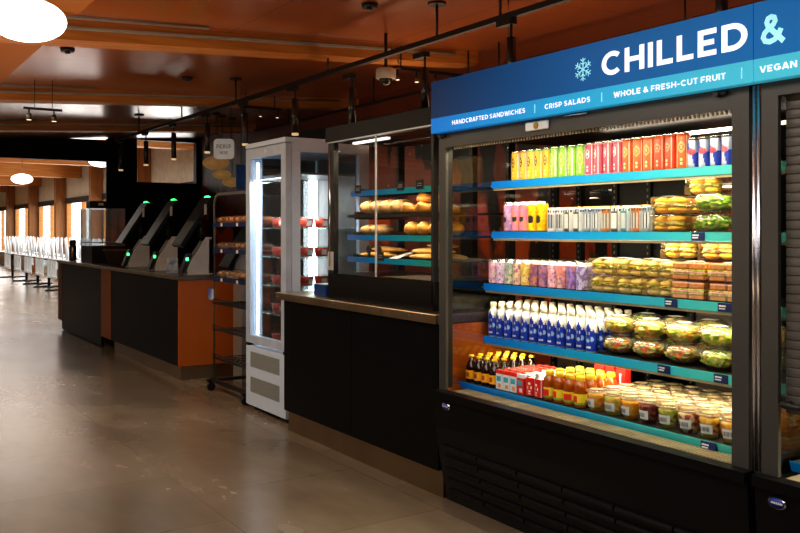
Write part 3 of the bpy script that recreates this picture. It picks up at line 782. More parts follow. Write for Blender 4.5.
# tea bottles
TEA = mat('tea_amber', (.36, .085, .006), (.28, .06, .004), rough=.12, spec=.7); TL = mat('tea_label', (.88, .62, .02), (.8, .66, .05), rough=.45, scale=50); TG = mat('tea_label_green', (.25, .42, .05), rough=.45)
def tb(a, z):
    d = face(a)
    if .015 < z < .068: return 3 if (.03 < z < .05 and .15 < d < .55) else (2 if .02 < z < .03 else 1)
    return 0
o = obj('tea_bottle', MB().lathe([(.027, 0), (.031, .006)] + [(.031, .006 + .068 * k / 7) for k in range(1, 8)] + [(.030, .09), (.026, .105), (.019, .116), (.017, .122)], 18, fn=tb), [TEA, TL, TG, CT[1]]); tag(o, None, 'bottle')
obj('cap', MB().lathe([(.0185, .119), (.0205, .122), (.0205, .139), (.018, .142), (.0005, .142)], 18, caps=False), mat('cap_lemon', (.92, .60, .03), rough=.35), o)
TEAP = Proto(o)
yt = yr - .062 - .064
for j in range(4):
    for r_ in range(4):
        TEAP.put((x5 + .066 * r_, yt - .0665 * j, z5), 'amber tea bottle with lemon yellow cap, bottom shelf, %s column from left, %s' % (ORD[j], ROW[r_]), 'tea bottles on the bottom shelf', R.uniform(-.5, .5))
# red cartons standing behind the tea
m = MB().box(-.02, .02, -.03, .03, 0, .17, 0, bev=.002).box(-.0206, -.02, -.006, .006, .05, .13, 1)
o = obj('tall_carton', m, [CT[1], CT[0]]); tag(o, None, 'carton'); obj('seal_ridge', MB().box(-.004, .004, -.028, .028, .170, .178), CT[1], o)
TC = Proto(o)
for j in range(3): TC.put((x5 + .066 * 4 + .01, yt - .005 - .0665 * (j + 1), z5), 'tall red carton behind the tea bottles, %s' % (['leftmost of three', 'middle one of three', 'rightmost of three'][j]), 'tall red cartons behind the tea')

# clear plastics
PLA = clear('clear_plastic', .05, (.99, .98, .93), .06, haze=.015)
LIDP = clear('clear_lid', .09, (.98, .97, .92), .08, haze=.05, hcol=(1, .96, .85))
FR = [('melon and orange', speckle('fruit_melon', [(.9, .42, .04), (.85, .55, .12), (.8, .3, .03)], 55)), ('mixed citrus and kiwi', speckle('fruit_citrus', [(.85, .5, .08), (.5, .55, .08), (.9, .7, .25)], 55)),
      ('orange mango', speckle('fruit_mango', [(.9, .38, .02), (.85, .48, .06)], 60)), ('dark grape', speckle('fruit_grape', [(.13, .02, .02), (.24, .04, .03), (.4, .12, .05)], 60)),
      ('green kiwi and berry', speckle('fruit_kiwi', [(.35, .4, .05), (.55, .5, .1), (.2, .08, .05)], 55)), ('berry and cream', speckle('fruit_berry', [(.4, .06, .05), (.8, .6, .4), (.6, .4, .1)], 55)), ('pineapple', speckle('fruit_pineapple', [(.9, .62, .1), (.85, .5, .05), (.6, .1, .05)], 55))]
BAR = mat('barcode_ink', (.02, .02, .02))
cups = []
for n, fm in FR:
    o = obj('fruit_cup', MB().lathe([(.026, 0), (.0355, .076), (.037, .078)], 18), PLA); tag(o, None, 'fruit cup')
    obj('fruit', MB().lathe([(.024, .002), (.0285, .028), (.0315, .052), (.0335, .068), (.022, .073), (.0005, .074)], 16), fm, o)
    obj('lid', MB().lathe([(.0375, .0785), (.0385, .0795), (.0385, .084), (.034, .087), (.0005, .0875)], 18, caps=False), LIDP, o)
    st = MB()
    for z0, z1 in ((.018, .052),):
        seg = 6
        vs = [(-(.029 + (z / .076) * .0095) * math.cos(a), (.029 + (z / .076) * .0095) * math.sin(a), z) for z in (z0, z1) for a in [(-.62 + 1.24 * k / seg) for k in range(seg + 1)]]
        for k in range(seg): st.quad([vs[k], vs[k + 1], vs[k + 1 + seg + 1], vs[k + seg + 1]])
    for k in range(7): st.box(-.0392, -.0388, -.013 + k * .0042, -.0112 + k * .0042, .028, .044, 1)
    sk = obj('sticker', st, [PAPER, BAR], o)
    obj('lid_rim', MB().tube([(.038 * math.cos(2 * PI * k / 20), .038 * math.sin(2 * PI * k / 20), .081) for k in range(21)], .002, 5), mat('rim_tan', (.42, .30, .16), rough=.4), o)
    obj('lid_label', MB().lathe([(.0005, .0880), (.024, .0880), (.024, .0886), (.0005, .0886)], 16, caps=False), mat('label_cream', (.56, .47, .28), (.44, .32, .15), rough=.6, scale=30), o)
    cups.append((n, Proto(o)))
yk = yt - .0665 * 3 - .086
for j in range(8):
    for r_ in range(5):
        if yk - .0985 * j < Y0 + .065: continue
        n, pr = cups[(j + (r_ * 3 if r_ else 0)) % 7]
        pr.put((x5 + .015 + .099 * r_, yk - .0985 * j, z5), 'clear cup of %s, bottom shelf, %s cup column, %s' % (n, ORD[j], ROW[r_]), 'fruit cups on the bottom shelf', R.uniform(-.5, .5) if r_ else R.uniform(-.2, .3), scale=(1.24, 1.24, 1.08))

# sandwiches
BRY = mat('bread_yellow', (.92, .52, .05), (.85, .40, .02), rough=.6, scale=60, bump=.3); BRB = mat('bread_brown', (.70, .27, .03), (.58, .19, .02), rough=.6, scale=60, bump=.3); BRW = mat('bread_white', (.92, .74, .26), (.88, .60, .14), rough=.6, scale=60, bump=.3)
LET = speckle('lettuce', [(.35, .5, .03), (.75, .68, .12), (.9, .75, .25), (.85, .5, .1)], 90); HAM = mat('ham_filling', (.8, .35, .2), (.62, .2, .1), rough=.5, scale=50); EGG = mat('egg_filling', (.85, .6, .1), (.75, .72, .4), rough=.5, scale=70)
def sand(name_, bread, fill, kind):
    w, d, h = (.058, .076, .078) if kind != 'wide' else (.06, .088, .078)
    m = MB().box(-w, w, -d, d, 0, h * .55, bev=.008); m.box(-w * .97, w * .97, -d * .97, d * .97, h * .56, h, bev=.010)
    o = obj('sandwich_pack', m, PLA); tag(o, None, 'sandwich')
    for s_ in (-1, 1):
        m = MB(); cy_ = s_ * d * .46; q = d * .42
        if kind == 'roll':
            m.blob((0, cy_, .058), w * .85, q, .016, 0, .15, 25, 14, 8, seed=s_ + 2); m.blob((0, cy_, .020), w * .85, q, .016, 0, .15, 25, 14, 8, seed=s_)
            m.blob((0, cy_, .039), w * .9, q * 1.02, .013, 1, .6, 60, 16, 8, seed=s_ + 5); m.blob((-.01, cy_, .045), w * .8, q * .9, .008, 2, .5, 60, 12, 8, seed=s_ + 7)
        else:
            for z0, z1, k in ((.004, .024, 0), (.0245, .031, 1), (.0315, .040, 2), (.0405, .047, 1), (.0475, .073, 0)):
                j = .0 if k == 0 else .003
                tl = R.uniform(-.002, .002); m.box(-w * .88 - j + tl, w * .88, cy_ - q - j + tl, cy_ + q + j + tl * .5, z0, z1, k, bev=.0045 if k == 0 else .002)
        obj('sandwich', m, [bread, LET, fill], o)
    obj('sticker', MB().box(-.025, .02, -.03, .03, h + .0005, h + .0015), PAPER, o)
    return Proto(o)
SA_ = sand('a', BRY, EGG, 'roll'); SB_ = sand('b', BRW, LET, 'roll'); SCc = sand('c', BRB, HAM, 'wide'); SD_ = sand('d', BRY, HAM, 'roll')
def stack(pr, x, y, z, n, name_, group, dz=.0805, rz=0., who=('lower', 'upper', 'topmost'), pos=''):
    for k in range(n): pr.put((x, y + R.uniform(-.004, .004), z + dz * k), '%s, %s, %s' % (name_, pos, who[k]), group, rz + R.uniform(-.02, .02))
# second shelf right
xs = SH[1][1] + .068
g2 = 'sandwich packs on the second shelf'
z2 = SH[1][0] + .002
ysA, ysB = Yat(670, xs) - .004, Yat(670, xs) - .17
stack(SA_, xs, ysA, z2, 2, 'clear pack of yellow filled rolls', g2, pos='second shelf front stack')
stack(SD_, xs + .125, ysA - .03, z2, 2, 'clear pack of yellow ham rolls', g2, pos='second shelf back stack')
SA_.put((xs + .10, ysA - .11, z2 + .163), 'clear pack of yellow rolls crowning the second shelf packs', g2, .1)
# green salad tubs
SALM = speckle('salad_green', [(.10, .30, .01), (.24, .44, .02), (.40, .54, .06), (.62, .55, .2), (.18, .38, .02)], 75)
def tub():
    o = obj('salad_tub', MB().lathe([(.062, 0), (.082, .045), (.088, .048), (.088, .052), (.080, .074), (.05, .0815), (.0005, .082)], 24, caps=False), PLA); tag(o, None, 'salad')
    obj('greens', MB().blob((0, 0, .040), .072, .072, .035, 0, .42, 60, 32, 20), SALM, o)
    obj('base', MB().lathe([(.0005, .001), (.062, .001), (.06, .006), (.0005, .006)], 20, caps=False), LIDP, o)
    return Proto(o)
TUB = tub()
xg = SH[1][1] + .092; yg = ysA - .205
for k in range(2): TUB.put((xg, yg, z2 + .084 * k), 'clear round tub of green lettuce salad, second shelf, %s of the pair' % ['lower', 'upper'][k], 'green salad tubs on the second shelf', .5 * k)
# third shelf right
g3 = 'sandwich packs on the third shelf'; z3 = SH[2][0] + .002; xs = SH[2][1] + .066
y3 = [Yat(606, xs) - .002]
for k in range(1, 3): y3.append(y3[-1] - .163)
for j, y in enumerate(y3): stack(SB_, xs, y, z3, 2, 'pack of white bread sandwiches', g3, pos='third shelf, %s column beside the cans' % ORD[j])
for j, y in enumerate((y3[2] - .172, y3[2] - .172 - .181)): stack(SCc, xs, y, z3, 2, 'pack of brown club sandwiches', g3, pos='third shelf, %s column by right post' % ['left', 'right'][j])
for j, y in enumerate(y3): stack(SB_, xs + .125, y, z3, 2, 'pack of white bread sandwiches', g3, pos='third shelf, %s column in back row' % ORD[j])
for j, y in enumerate((y3[2] - .03, y3[2] - .225)): (SA_ if j == 0 else SD_).put((xs + .09, y, z3 + .163), 'clear pack of pale rolls lying on the %s third shelf stacks' % ['white bread', 'brown bread'][j], g3, .1)
# fourth shelf right: salad bowls
SB2 = [speckle('salad_mixed', [(.85, .55, .06), (.45, .55, .06), (.8, .25, .04), (.75, .75, .3), (.3, .45, .05)], 60), speckle('salad_leaf', [(.2, .42, .02), (.45, .58, .05), (.72, .74, .25), (.8, .6, .1)], 55), speckle('salad_tomato', [(.3, .42, .05), (.8, .16, .03), (.7, .68, .3), (.5, .3, .15)], 60)]
BOWL = []
for k, sm in enumerate(SB2):
    o = obj('salad_bowl', MB().lathe([(.040, 0), (.062, .018), (.078, .052), (.083, .056)], 24), PLA); tag(o, None, 'salad')
    obj('salad', MB().blob((0, 0, .045), .068, .068, .034, 0, .32, 55, 32, 20, seed=k * 3, flat=.006), sm, o)
    obj('lid', MB().lathe([(.084, .0565), (.085, .060), (.074, .078), (.05, .0875), (.0005, .089)], 24, caps=False), LIDP, o)
    obj('sticker', MB().box(-.03, .02, -.028, .032, .0882, .0892), PAPER, o)
    BOWL.append(Proto(o))
z4 = SH[3][0] + .002; xb = SH[3][1] + .095
yb0 = ya - .0655 * (NB - 1) - .124
KN = ['mixed grain', 'green leaf', 'tomato leaf']
for j in range(5):
    for r_ in range(2):
        for k in range(2):
            q = [(0, 2), (0, 2), (0, 2), (1, 1), (1, 0)][j][1 - k] if r_ == 0 else (j + k) % 3
            BOWL[q].put((xb + .175 * r_, yb0 - .176 * j, z4 + .0915 * k), 'bowl of %s salad, fourth shelf, %s column, %s row, %s' % (KN[q], ORD[j], ['front', 'back'][r_], ['lower', 'upper'][k]), 'salad bowls on the fourth shelf', R.uniform(0, 6))
# packs inside the shuttered case
for j, y in enumerate((1.62, 1.45, 1.28)): stack(SCc, 2.95, y, .614, 2, 'pack of brown sandwiches', 'packs under the shutter', pos='under roller shutter, %s from the grey post' % ORD[j])

# ------------------------------------------------------------------ pastry case on the counter
PY0, PY1, PX, PXB = 3.78, 4.965, 2.715, 3.30
O = (3.0, 4.37, .973); Zb = .973
t = thing('pastry_case', 'black countertop pastry display case with glass front and blue railed shelves', 'display case', O)
obj('base', MB().box(PX, PXB, PY0, PY1, Zb, 1.135).box(PX - .004, PX, PY0 + .01, PY1 - .01, 1.00, 1.12), mat('case_black', (.004, .004, .004), rough=.32, spec=.2, scale=3), t, O)
obj('header', MB().box(PX - .01, PXB, PY0 - .03, PY1 + .02, 1.992, 2.086), BLACK, t, O)
for y0, y1 in ((PY1 - .075, PY1), (PY0, PY0 + .022)): obj('post', MB().box(PX, PX + .035, y0, y1, 1.135, 1.992), BLACKM, t, O)
for y in (PY0, PY1 - .03): obj('post', MB().box(PXB - .05, PXB, y, y + .03, 1.135, 1.992), BLACKM, t, O)
obj('post', MB().box(PXB - .04, PXB, 4.13, 4.25, 1.135, 1.992), BLACKM, t, O)
m = MB().cyl((PX - .002, PY1 - .03, 1.18), (PX - .002, PY1 - .03, 1.93), .006, 8)
obj('handle', m, CHROME, t, O)
PG = clear('case_glass', .015, (.96, .96, .95), fres=.12)
obj('front_glass', MB().box(PX + .004, PX + .008, PY0 + .024, 4.372, 1.14, 1.985), PG, t, O)
obj('front_glass', MB().box(PX + .004, PX + .008, 4.382, PY1 - .078, 1.14, 1.985), PG, t, O)
obj('glass_joint', MB().box(PX, PX + .008, 4.372, 4.382, 1.135, 1.99).box(PX - .006, PX + .002, PY0, PY1, 1.984, 1.990), mat('glass_edge', (.55, .56, .55), rough=.3, emit=.08), t, O)
for y in (PY0 + .006, PY1 - .009): obj('side_glass', MB().box(PX + .036, PXB - .052, y, y + .003, 1.14, 1.99), PG, t, O)
obj('notice', MB().box(PX - .003, PX - .001, PY1 - .075, PY1 - .002, 1.155, 1.275), mat('notice_grey', (.5, .5, .5), (.42, .42, .42), scale=60), t, O)
obj('strip_light', MB().box(PX + .06, PX + .09, 4.35, 4.75, 1.965, 1.978), mat('strip_led', (1, 1, .95), emit=1.5), t, O)
CASESH = [(1.662, 2.80, True), (1.515, 2.775, False), (1.383, 2.775, True), (1.243, 2.775, True)]
lip2 = ramp_mat('case_lip', [(0, (.03, .42, .30)), (.35, (.0, .34, .46)), (.75, (.0, .22, .55)), (1, (.1, .2, .55))], 'Y', .4, emit=.10)  # blue of the rails carries a faint glow; the rails are unlit plastic strips
for i, (z, x, blue) in enumerate(CASESH):
    s = obj('shelf', MB().box(x, PXB - .055, PY0 + .035, PY1 - .165, z - .012, z), DARK, t, O)
    if blue: obj('price_rail', MB().box(x - .006, x, PY0 + .03, PY1 - .16, z - .030, z + .004), lip2, s, O)
    else: obj('shelf_edge', MB().box(x - .006, x, PY0 + .03, PY1 - .16, z - .022, z), mat('edge_dark', (.03, .025, .02)), s, O)
    obj('bracket', MB().box(x + .05, PXB - .06, PY1 - .164, PY1 - .155, z - .03, z + .02), CHROME, s, O)
    for yt_ in {0: (4.71, 4.22, 4.02), 3: (4.40,)}.get(i, ()):
        g = obj('price_tag', MB().box(x - .012, x - .007, yt_ - .035, yt_ + .035, z - .012, z + .04), K, s, O)
        obj('lettering', MB().box(x - .0128, x - .012, yt_ - .024, yt_ + .024, z + .006, z + .012).box(x - .0128, x - .012, yt_ - .024, yt_ + .016, z + .018, z + .024), mat('tag_grey', (.4, .4, .4)), g, O)
area('pastry_lamp', (2.86, 4.4, 1.95), .05, .9, 5, (1, .85, .62), (0, 0, 0))
for z in (1.625, 1.48, 1.345): area('pastry_shelf_fill', (2.80, 4.37, z), .02, .9, 1.5 if z > 1.6 else .9, (1, .8, .55), (0, math.radians(-15), 0))  # fill added to brighten the breads; these shelves carry no light bars
CRUST = mat('bread_crust', (.62, .32, .09), (.82, .60, .36), rough=.6, scale=22, bump=.4); CROI = mat('croissant_crust', (.62, .24, .03), (.80, .40, .08), rough=.4, scale=30, bump=.4); FLATB = mat('flat_bread', (.80, .52, .16), (.68, .36, .08), rough=.6, scale=30, bump=.3)
def loaf():
    m = MB().blob((0, 0, .034), .10, .045, .036, 0, .12, 30, 20, 12, flat=.001)
    o = obj('bread_loaf', m, CRUST); tag(o, None, 'bread')
    s = MB()
    for k in range(4): s.tube([(-.05 + .033 * k - .012, -.022, .066 - abs(k - 1.5) * .004), (-.05 + .033 * k, 0, .0695 - abs(k - 1.5) * .004), (-.05 + .033 * k + .012, .022, .066 - abs(k - 1.5) * .004)], .0045, 6)
    obj('score', s, mat('score_pale', (.85, .68, .42), rough=.7), o)
    return Proto(o)
def croissant():
    m = MB(); pts = []; rad = []
    for k in range(15):
        a = -1.9 + 3.8 * k / 14; pts.append((.052 * math.cos(a) - .01, .066 * math.sin(a), .03 - .014 * abs(a) / 1.9)); w = 1 - (abs(k - 7) / 7.6) ** 2
        rad.append((.008 + .027 * w) * (1.08 if k % 2 else .9))
    m.tube(pts, rad, 10)
    for v in m.bm.verts: v.co.z = max(v.co.z, .001)
    o = obj('croissant', m, CROI); tag(o, None, 'pastry'); return Proto(o)
def roll():
    m = MB().blob((0, 0, .034), .052, .056, .036, 0, .1, 25, 16, 10, flat=.001)
    o = obj('bread_roll', m, CROI); tag(o, None, 'bread')
    obj('score', MB().tube([(-.03, 0, .0655), (0, .006, .0705), (.03, 0, .0655)], .005, 6), MATS['score_pale'], o); return Proto(o)
def flat():
    m = MB().blob((0, 0, .016), .06, .17, .017, 0, .15, 40, 18, 10, flat=.001)
    o = obj('flatbread', m, FLATB); tag(o, None, 'bread')
    obj('seeds', MB().blob((0, 0, .029), .035, .12, .006, 0, .3, 60, 12, 6), mat('herb_crumb', (.5, .3, .06), (.75, .6, .3), scale=120, rough=.7), o); return Proto(o)
LO, CR, RO, FL = loaf(), croissant(), roll(), flat()
zb = CASESH[1][0] + .0015
for i, y in enumerate((4.70, 4.585, 4.47, 4.355)): LO.put((2.895, y, zb), 'scored dusted loaf on the black upper shelf of pastry case, %s from left' % ORD[i], 'loaves in the pastry case', .25 + R.uniform(-.1, .1), scale=(1, 1.15, 1.25))
for i, (x, y, dz) in enumerate(((2.85, 4.18, 0), (2.85, 4.035, 0), (2.85, 3.89, 0), (3.0, 4.17, 0), (3.0, 4.02, 0), (2.92, 4.12, .06), (2.92, 3.97, .06))):
    CR.put((x, y, zb + dz), 'golden croissant in pile beside the loaves, %s' % (['front left', 'front middle', 'front right', 'back left', 'back right', 'on top at left', 'on top at right'][i]), 'croissants in the pastry case', PI + R.uniform(-.3, .3), scale=(.86, .84, .95))
zb = CASESH[2][0] + .0015
for i, y in enumerate((4.68, 4.57)): LO.put((2.89, y, zb), 'golden loaf on the middle blue railed shelf of pastry case, %s one' % ['left', 'right'][i], 'loaves on the middle shelf of the pastry case', .1, scale=(1, 1.15, .95))
for i, (x, y) in enumerate(((2.845, 4.17), (2.845, 4.045), (2.845, 3.92), (2.97, 4.17), (2.97, 4.045), (2.97, 3.92))): RO.put((x, y, zb), 'round golden roll on middle shelf of pastry case, %s row, %s' % (['front', 'back'][i // 3], ['left', 'middle', 'right'][i % 3]), 'rolls in the pastry case', R.uniform(-.3, .3), scale=(1, 1, 1.1))
zb = CASESH[3][0] + .0015
for i, (x, y, rz, dz) in enumerate(((2.86, 4.58, .15, 0), (3.0, 4.56, -.1, 0), (2.93, 4.56, .1, .034), (2.85, 4.05, -.1, 0), (2.99, 4.03, .1, 0), (2.90, 4.04, .2, .034), (2.95, 4.02, -.15, .066))):
    FL.put((x, y, zb + dz), 'long seeded flatbread on lowest pastry shelf, %s' % (['left heap front', 'left heap back', 'left heap on top', 'right heap front', 'right heap back', 'right heap second from top', 'right heap on top'][i]), 'flatbreads in the pastry case', rz)
o = obj('paper_sheet', MB().quad([(2.80, 4.36, 1.2465), (2.80, 4.26, 1.2465), (2.95, 4.24, 1.30), (2.95, 4.34, 1.285)]), PAPER); tag(o, 'white paper sheet between flatbread heaps on lowest pastry shelf', 'paper')
for i, y in enumerate((4.57, 4.45)):
    o = obj('tag_holder', MB().cyl((2.785, y, 1.295), (2.79, y, 1.295), .028, 16).box(2.784, 2.792, y - .012, y + .012, 1.2445, 1.272), K); tag(o, 'small round black tag holder on lowest pastry shelf, %s one' % ['left', 'right'][i], 'tag holder', 'round tag holders in the pastry case')
# things on the counter left of it
o = thing('tissue_box', 'small bright blue box on steel worktop left of pastry case', 'box', (2.80, 5.13, .974))
obj('carton', MB().box(-.06, .07, -.085, .085, 0, .075, bev=.003), mat('box_blue', (.005, .05, .24), rough=.4), o); obj('rim', MB().box(-.05, .06, -.075, .075, .0755, .079), PAPER, o)

# ------------------------------------------------------------------ white upright fridge
FX0, FX1, FY0, FY1, FZ0, FZ1 = 2.65, 3.335, 5.465, 6.16, .085, 2.072
O = (3.0, 5.81, 0)
FK = 1.036
def FP(x, y, z): return (x * FK, y * FK, HC + (z - HC) * FK)
t = thing('upright_glass_fridge', 'tall white upright fridge with glass door and red tubs inside', 'fridge', FP(*O)); t.scale = (FK, FK, FK)
m = MB(); w = .055
m.box(FX0 + .05, FX1, FY0, FY1, FZ1 - .10, FZ1, bev=.004)
m.box(FX0 + .05, FX1, FY0, FY1, FZ0, .53, bev=.004)
m.box(FX0 + .05, FX0 + .115, FY0, FY0 + .045, .53, FZ1 - .10); m.box(FX1 - .085, FX1, FY0, FY0 + .045, .53, FZ1 - .10)
m.box(FX0 + .05, FX0 + .115, FY1 - .045, FY1, .53, FZ1 - .10); m.box(FX1 - .085, FX1, FY1 - .045, FY1, .53, FZ1 - .10)
obj('cabinet', m, WHITE, t, O)
obj('top_cap', MB().box(FX0 - .004, FX0 + .05, FY0, FY1, FZ1 - .035, FZ1, bev=.003), WHITE, t, O)
d = obj('door', MB().box(FX0, FX0 + .045, FY0, FY0 + .075, .56, FZ1 - .042).box(FX0, FX0 + .045, FY1 - .075, FY1, .56, FZ1 - .042).box(FX0, FX0 + .045, FY0 + .075, FY1 - .075, FZ1 - .115, FZ1 - .042).box(FX0, FX0 + .045, FY0 + .075, FY1 - .075, .56, .62), mat('door_grey', (.54, .63, .78), rough=.35), t, O)
FG = clear('fridge_glass', .12, (.93, .97, .98), .03)
obj('door_glass', MB().box(FX0 + .015, FX0 + .02, FY0 + .075, FY1 - .075, .62, FZ1 - .115), FG, d, O)
obj('logo', MB().cyl((FX0 - .001, 5.80, 2.0), (FX0 - .003, 5.80, 2.0), .016, 12), PAPER, d, O)
obj('hinge', MB().box(FX0 + .002, FX0 + .045, FY1 - .04, FY1, .535, .556).box(FX0 + .002, FX0 + .045, FY0, FY0 + .05, .535, .556), BLACKM, t, O)
k_ = obj('kick_panel', MB().box(FX0, FX0 + .048, FY0, FY1, FZ0, .535, bev=.004), WHITE, t, O)
m = MB()
for z0 in (.38, .19): m.box(FX0 - .002, FX0 + .001, FY0 + .10, FY1 - .09, z0, z0 + .115)
VM = mat('vent_mesh', (.16, .17, .17), (.36, .38, .39), rough=.6, scale=260)
obj('vent', m, VM, k_, O)
obj('side_glass', MB().box(FX0 + .115, FX1 - .085, FY0 + .02, FY0 + .024, .53, FZ1 - .10), FG, t, O)
obj('side_glass', MB().box(FX0 + .115, FX1 - .085, FY1 - .024, FY1 - .02, .53, FZ1 - .10), FG, t, O)
obj('lightbox', MB().box(FX0 + .116, FX1 - .086, FY0 + .05, FY1 - .05, 1.815, 1.83), mat('fridge_inner', (.22, .24, .25), rough=.4), t, O)
obj('back_wall', MB().box(FX1 - .09, FX1 - .02, FY0 + .046, FY1 - .046, .53, FZ1 - .10), mat('fridge_back', (.20, .19, .18), (.10, .10, .10), rough=.3, scale=3), t, O)
FLED = mat('fridge_led', (1, 1, 1), emit=5, ecol=(.95, .98, 1))
m = MB().box(FX0 + .052, FX0 + .062, FY1 - .105, FY1 - .08, .6, 1.93)
m.box(3.16, 3.23, FY1 - .075, FY1 - .055, .57, 1.81)
obj('light_strip', m, FLED, t, O)
FS = [1.432, 1.216, 1.0, .788, .56]
for z in FS: obj('shelf', MB().box(FX0 + .10, FX1 - .10, FY0 + .05, FY1 - .05, z - .008, z), clear('shelf_glass', .12, (.85, .96, .95), .05, haze=.12, hcol=(.7, .95, .92)), t, O)
for x in (FX0 + .1, FX1 - .08):
    for y in (FY0 + .06, FY1 - .06):
        cs = obj('caster', MB().cyl((x, y - .012, .0675), (x, y + .012, .0675), .0175, 14), BLACKM, t, O)
        obj('fork', MB().box(x - .012, x + .012, y - .02, y - .015, .06, .088).box(x - .012, x + .012, y + .015, y + .02, .06, .088), CHROME, cs, O)
area('fridge_lamp', FP(2.78, 5.81, 1.79), .25, .5, 14, (.93, .97, 1), (0, 0, 0))
REDT = mat('tub_red', (.75, .07, .03), rough=.35)
o = obj('red_tub', MB().lathe([(.046, 0), (.056, .07)], 20), REDT); tag(o, None, 'tub')
obj('lid', MB().lathe([(.0575, .0705), (.059, .072), (.059, .078), (.054, .081), (.0005, .081)], 20, caps=False), LIDP, o)
obj('sticker', MB().quad([(.02, -.0525, .015), (-.02, -.0525, .015), (-.02, -.0565, .055), (.02, -.0565, .055)]), PAPER, o)
RT = Proto(o)
for i, z in enumerate(FS):
    for j, x in enumerate((2.815, 2.94, 3.065)):
        for k, y in enumerate((5.71, 5.92)):
            if j == 2 and k == 1: continue
            RT.put(FP(x, y, z + .002), 'red tub with clear lid in white fridge, %s shelf down, %s' % (ORD[i], [['door side, near end', 'door side, far end'], ['middle, near end', 'middle, far end'], ['wall side, near end', '']][j][k]), 'red tubs in the white fridge', R.uniform(-.2, .2))

# ------------------------------------------------------------------ bread rack on wheels
RY0, RY1, RX0, RX1 = 6.43, 7.20, 2.80, 3.20
O = (2.93, 6.75, 0)
t = thing('bread_rack', 'black wire bread rack on casters between the white fridge and checkout counter', 'rack', O)
RM = mat('rack_silver', (.45, .45, .43), rough=.3, metal=.8)
for x in (RX0, RX1):
    m = MB().tube([(x, RY1, .10), (x, RY1, 1.64), (x, RY1 - .03, 1.70), (x, RY1 - .10, 1.725), (x, RY0 + .10, 1.725), (x, RY0 + .03, 1.70), (x, RY0, 1.64), (x, RY0, .10)], .013, 8)
    obj('frame', m, RM if x == RX0 else BLACKM, t, O)
obj('top_bar', MB().cyl((RX0, 6.75, 1.725), (RX1, 6.75, 1.725), .01), BLACKM, t, O)
bs = obj('base', MB().box(RX0 - .05, RX1 + .03, RY1 + .02, RY1 + .06, .075, .10).box(RX0 - .05, RX1 + .03, RY0 + .02, RY0 + .06, .075, .10).box(RX0 - .02, RX0 + .02, RY0, RY1 + .06, .08, .105).box(RX1 - .02, RX1 + .02, RY0, RY1 + .03, .08, .105), BLACKM, t, O)
for x in (RX0 - .02, RX1):
    for y in (RY0 + .04, RY1 + .03): obj('caster', MB().cyl((x, y - .015, .036), (x, y + .015, .036), .036, 14).box(x - .01, x + .01, y - .012, y + .012, .05, .076), BLACKM, bs, O)
RZ = [1.465, 1.24, .992, .775, .545, .295]
for i, z in enumerate(RZ):
    m = MB()
    for k in range(9): yy = RY0 + .02 + (RY1 - RY0 - .04) * k / 8; m.cyl((RX0, yy, z), (RX1, yy, z), .004, 6)
    for x in (RX0 + .01, RX0 + .14, RX0 + .28, RX1 - .01): m.cyl((x, RY0, z - .005), (x, RY1, z - .005), .005, 6)
    if i > 2:
        for zz in (0, .035): m.cyl((RX0 - .015, RY0, z + zz), (RX0 - .015, RY1, z + zz), .005, 6)
        for k in range(16): yy = RY0 + .02 + (RY1 - RY0 - .04) * k / 15; m.cyl((RX0 - .015, yy, z), (RX0 - .015, yy, z + .035), .003, 5)
    s = obj('shelf', m, BLACKM, t, O)
    if i < 3:
        obj('price_rail', MB().box(RX0 - .02, RX0 - .014, RY0 + .01, RY1 - .01, z - .022, z + .014), NAVY, s, O)
        obj('ticket', MB().box(RX0 - .023, RX0 - .0205, 6.62, 6.66, z - .018, z + .010), PAPER, s, O)
        obj('ticket', MB().box(RX0 - .023, RX0 - .0205, 6.96, 7.0, z - .018, z + .010), PAPER, s, O)
obj('notice', MB().box(RX0 - .018, RX0 - .014, RY1 - .02, RY1 + .10, .80, .90), mat('notice_blue', (.02, .1, .4), (.7, .75, .8), scale=12), t, O)
BUN = [mat('bun_orange', (.88, .34, .02), (.75, .24, .015), rough=.45, scale=30), mat('bun_brown', (.42, .17, .05), (.32, .12, .03), rough=.45, scale=30), mat('bun_tan', (.58, .30, .10), (.42, .2, .06), rough=.45, scale=30)]
WRAP = clear('cello_wrap', .14, (.99, .98, .95), .1, haze=.02)
bn = ['orange glazed', 'dark brown', 'tan']
for i in range(3):
    o = obj('wrapped_pastry', MB().blob((0, 0, .03), .055, .046, .03, 0, .15, 30, 14, 9, flat=.001), BUN[i]); tag(o, None, 'pastry')
    obj('wrapper', MB().blob((0, 0, .034), .060, .051, .034, 0, .35, 60, 14, 9, flat=.0015).box(-.062, -.056, -.03, .03, .012, .05), WRAP, o)
    pr = Proto(o)
    for r_ in range(2):
        for k in range(6):
            pr.put((RX0 + .065 + .13 * r_, RY1 - .07 - .122 * k, RZ[i] + .006), '%s wrapped pastry on %s rack shelf, %s from left, %s row' % (bn[i], ['top', 'second', 'third'][i], ORD[k], ['front', 'back'][r_]), 'wrapped pastries on the bread rack', R.uniform(-.3, .3))
o = thing('steel_cabinet', 'slim grey steel cabinet behind the bread rack', 'cabinet', (3.21, 7.5, 0))
obj('body', MB().box(-.07, .08, -.1, .1, 0, .97, bev=.004), mat('grey_steel', (.40, .40, .38), rough=.35, metal=.5), o)
obj('top_cap', MB().box(-.075, .085, -.105, .105, .971, 1.0, bev=.004), BLACKM, o); obj('keypad', MB().box(-.02, .04, -.103, -.10, .78, .84), BLACKM, o)

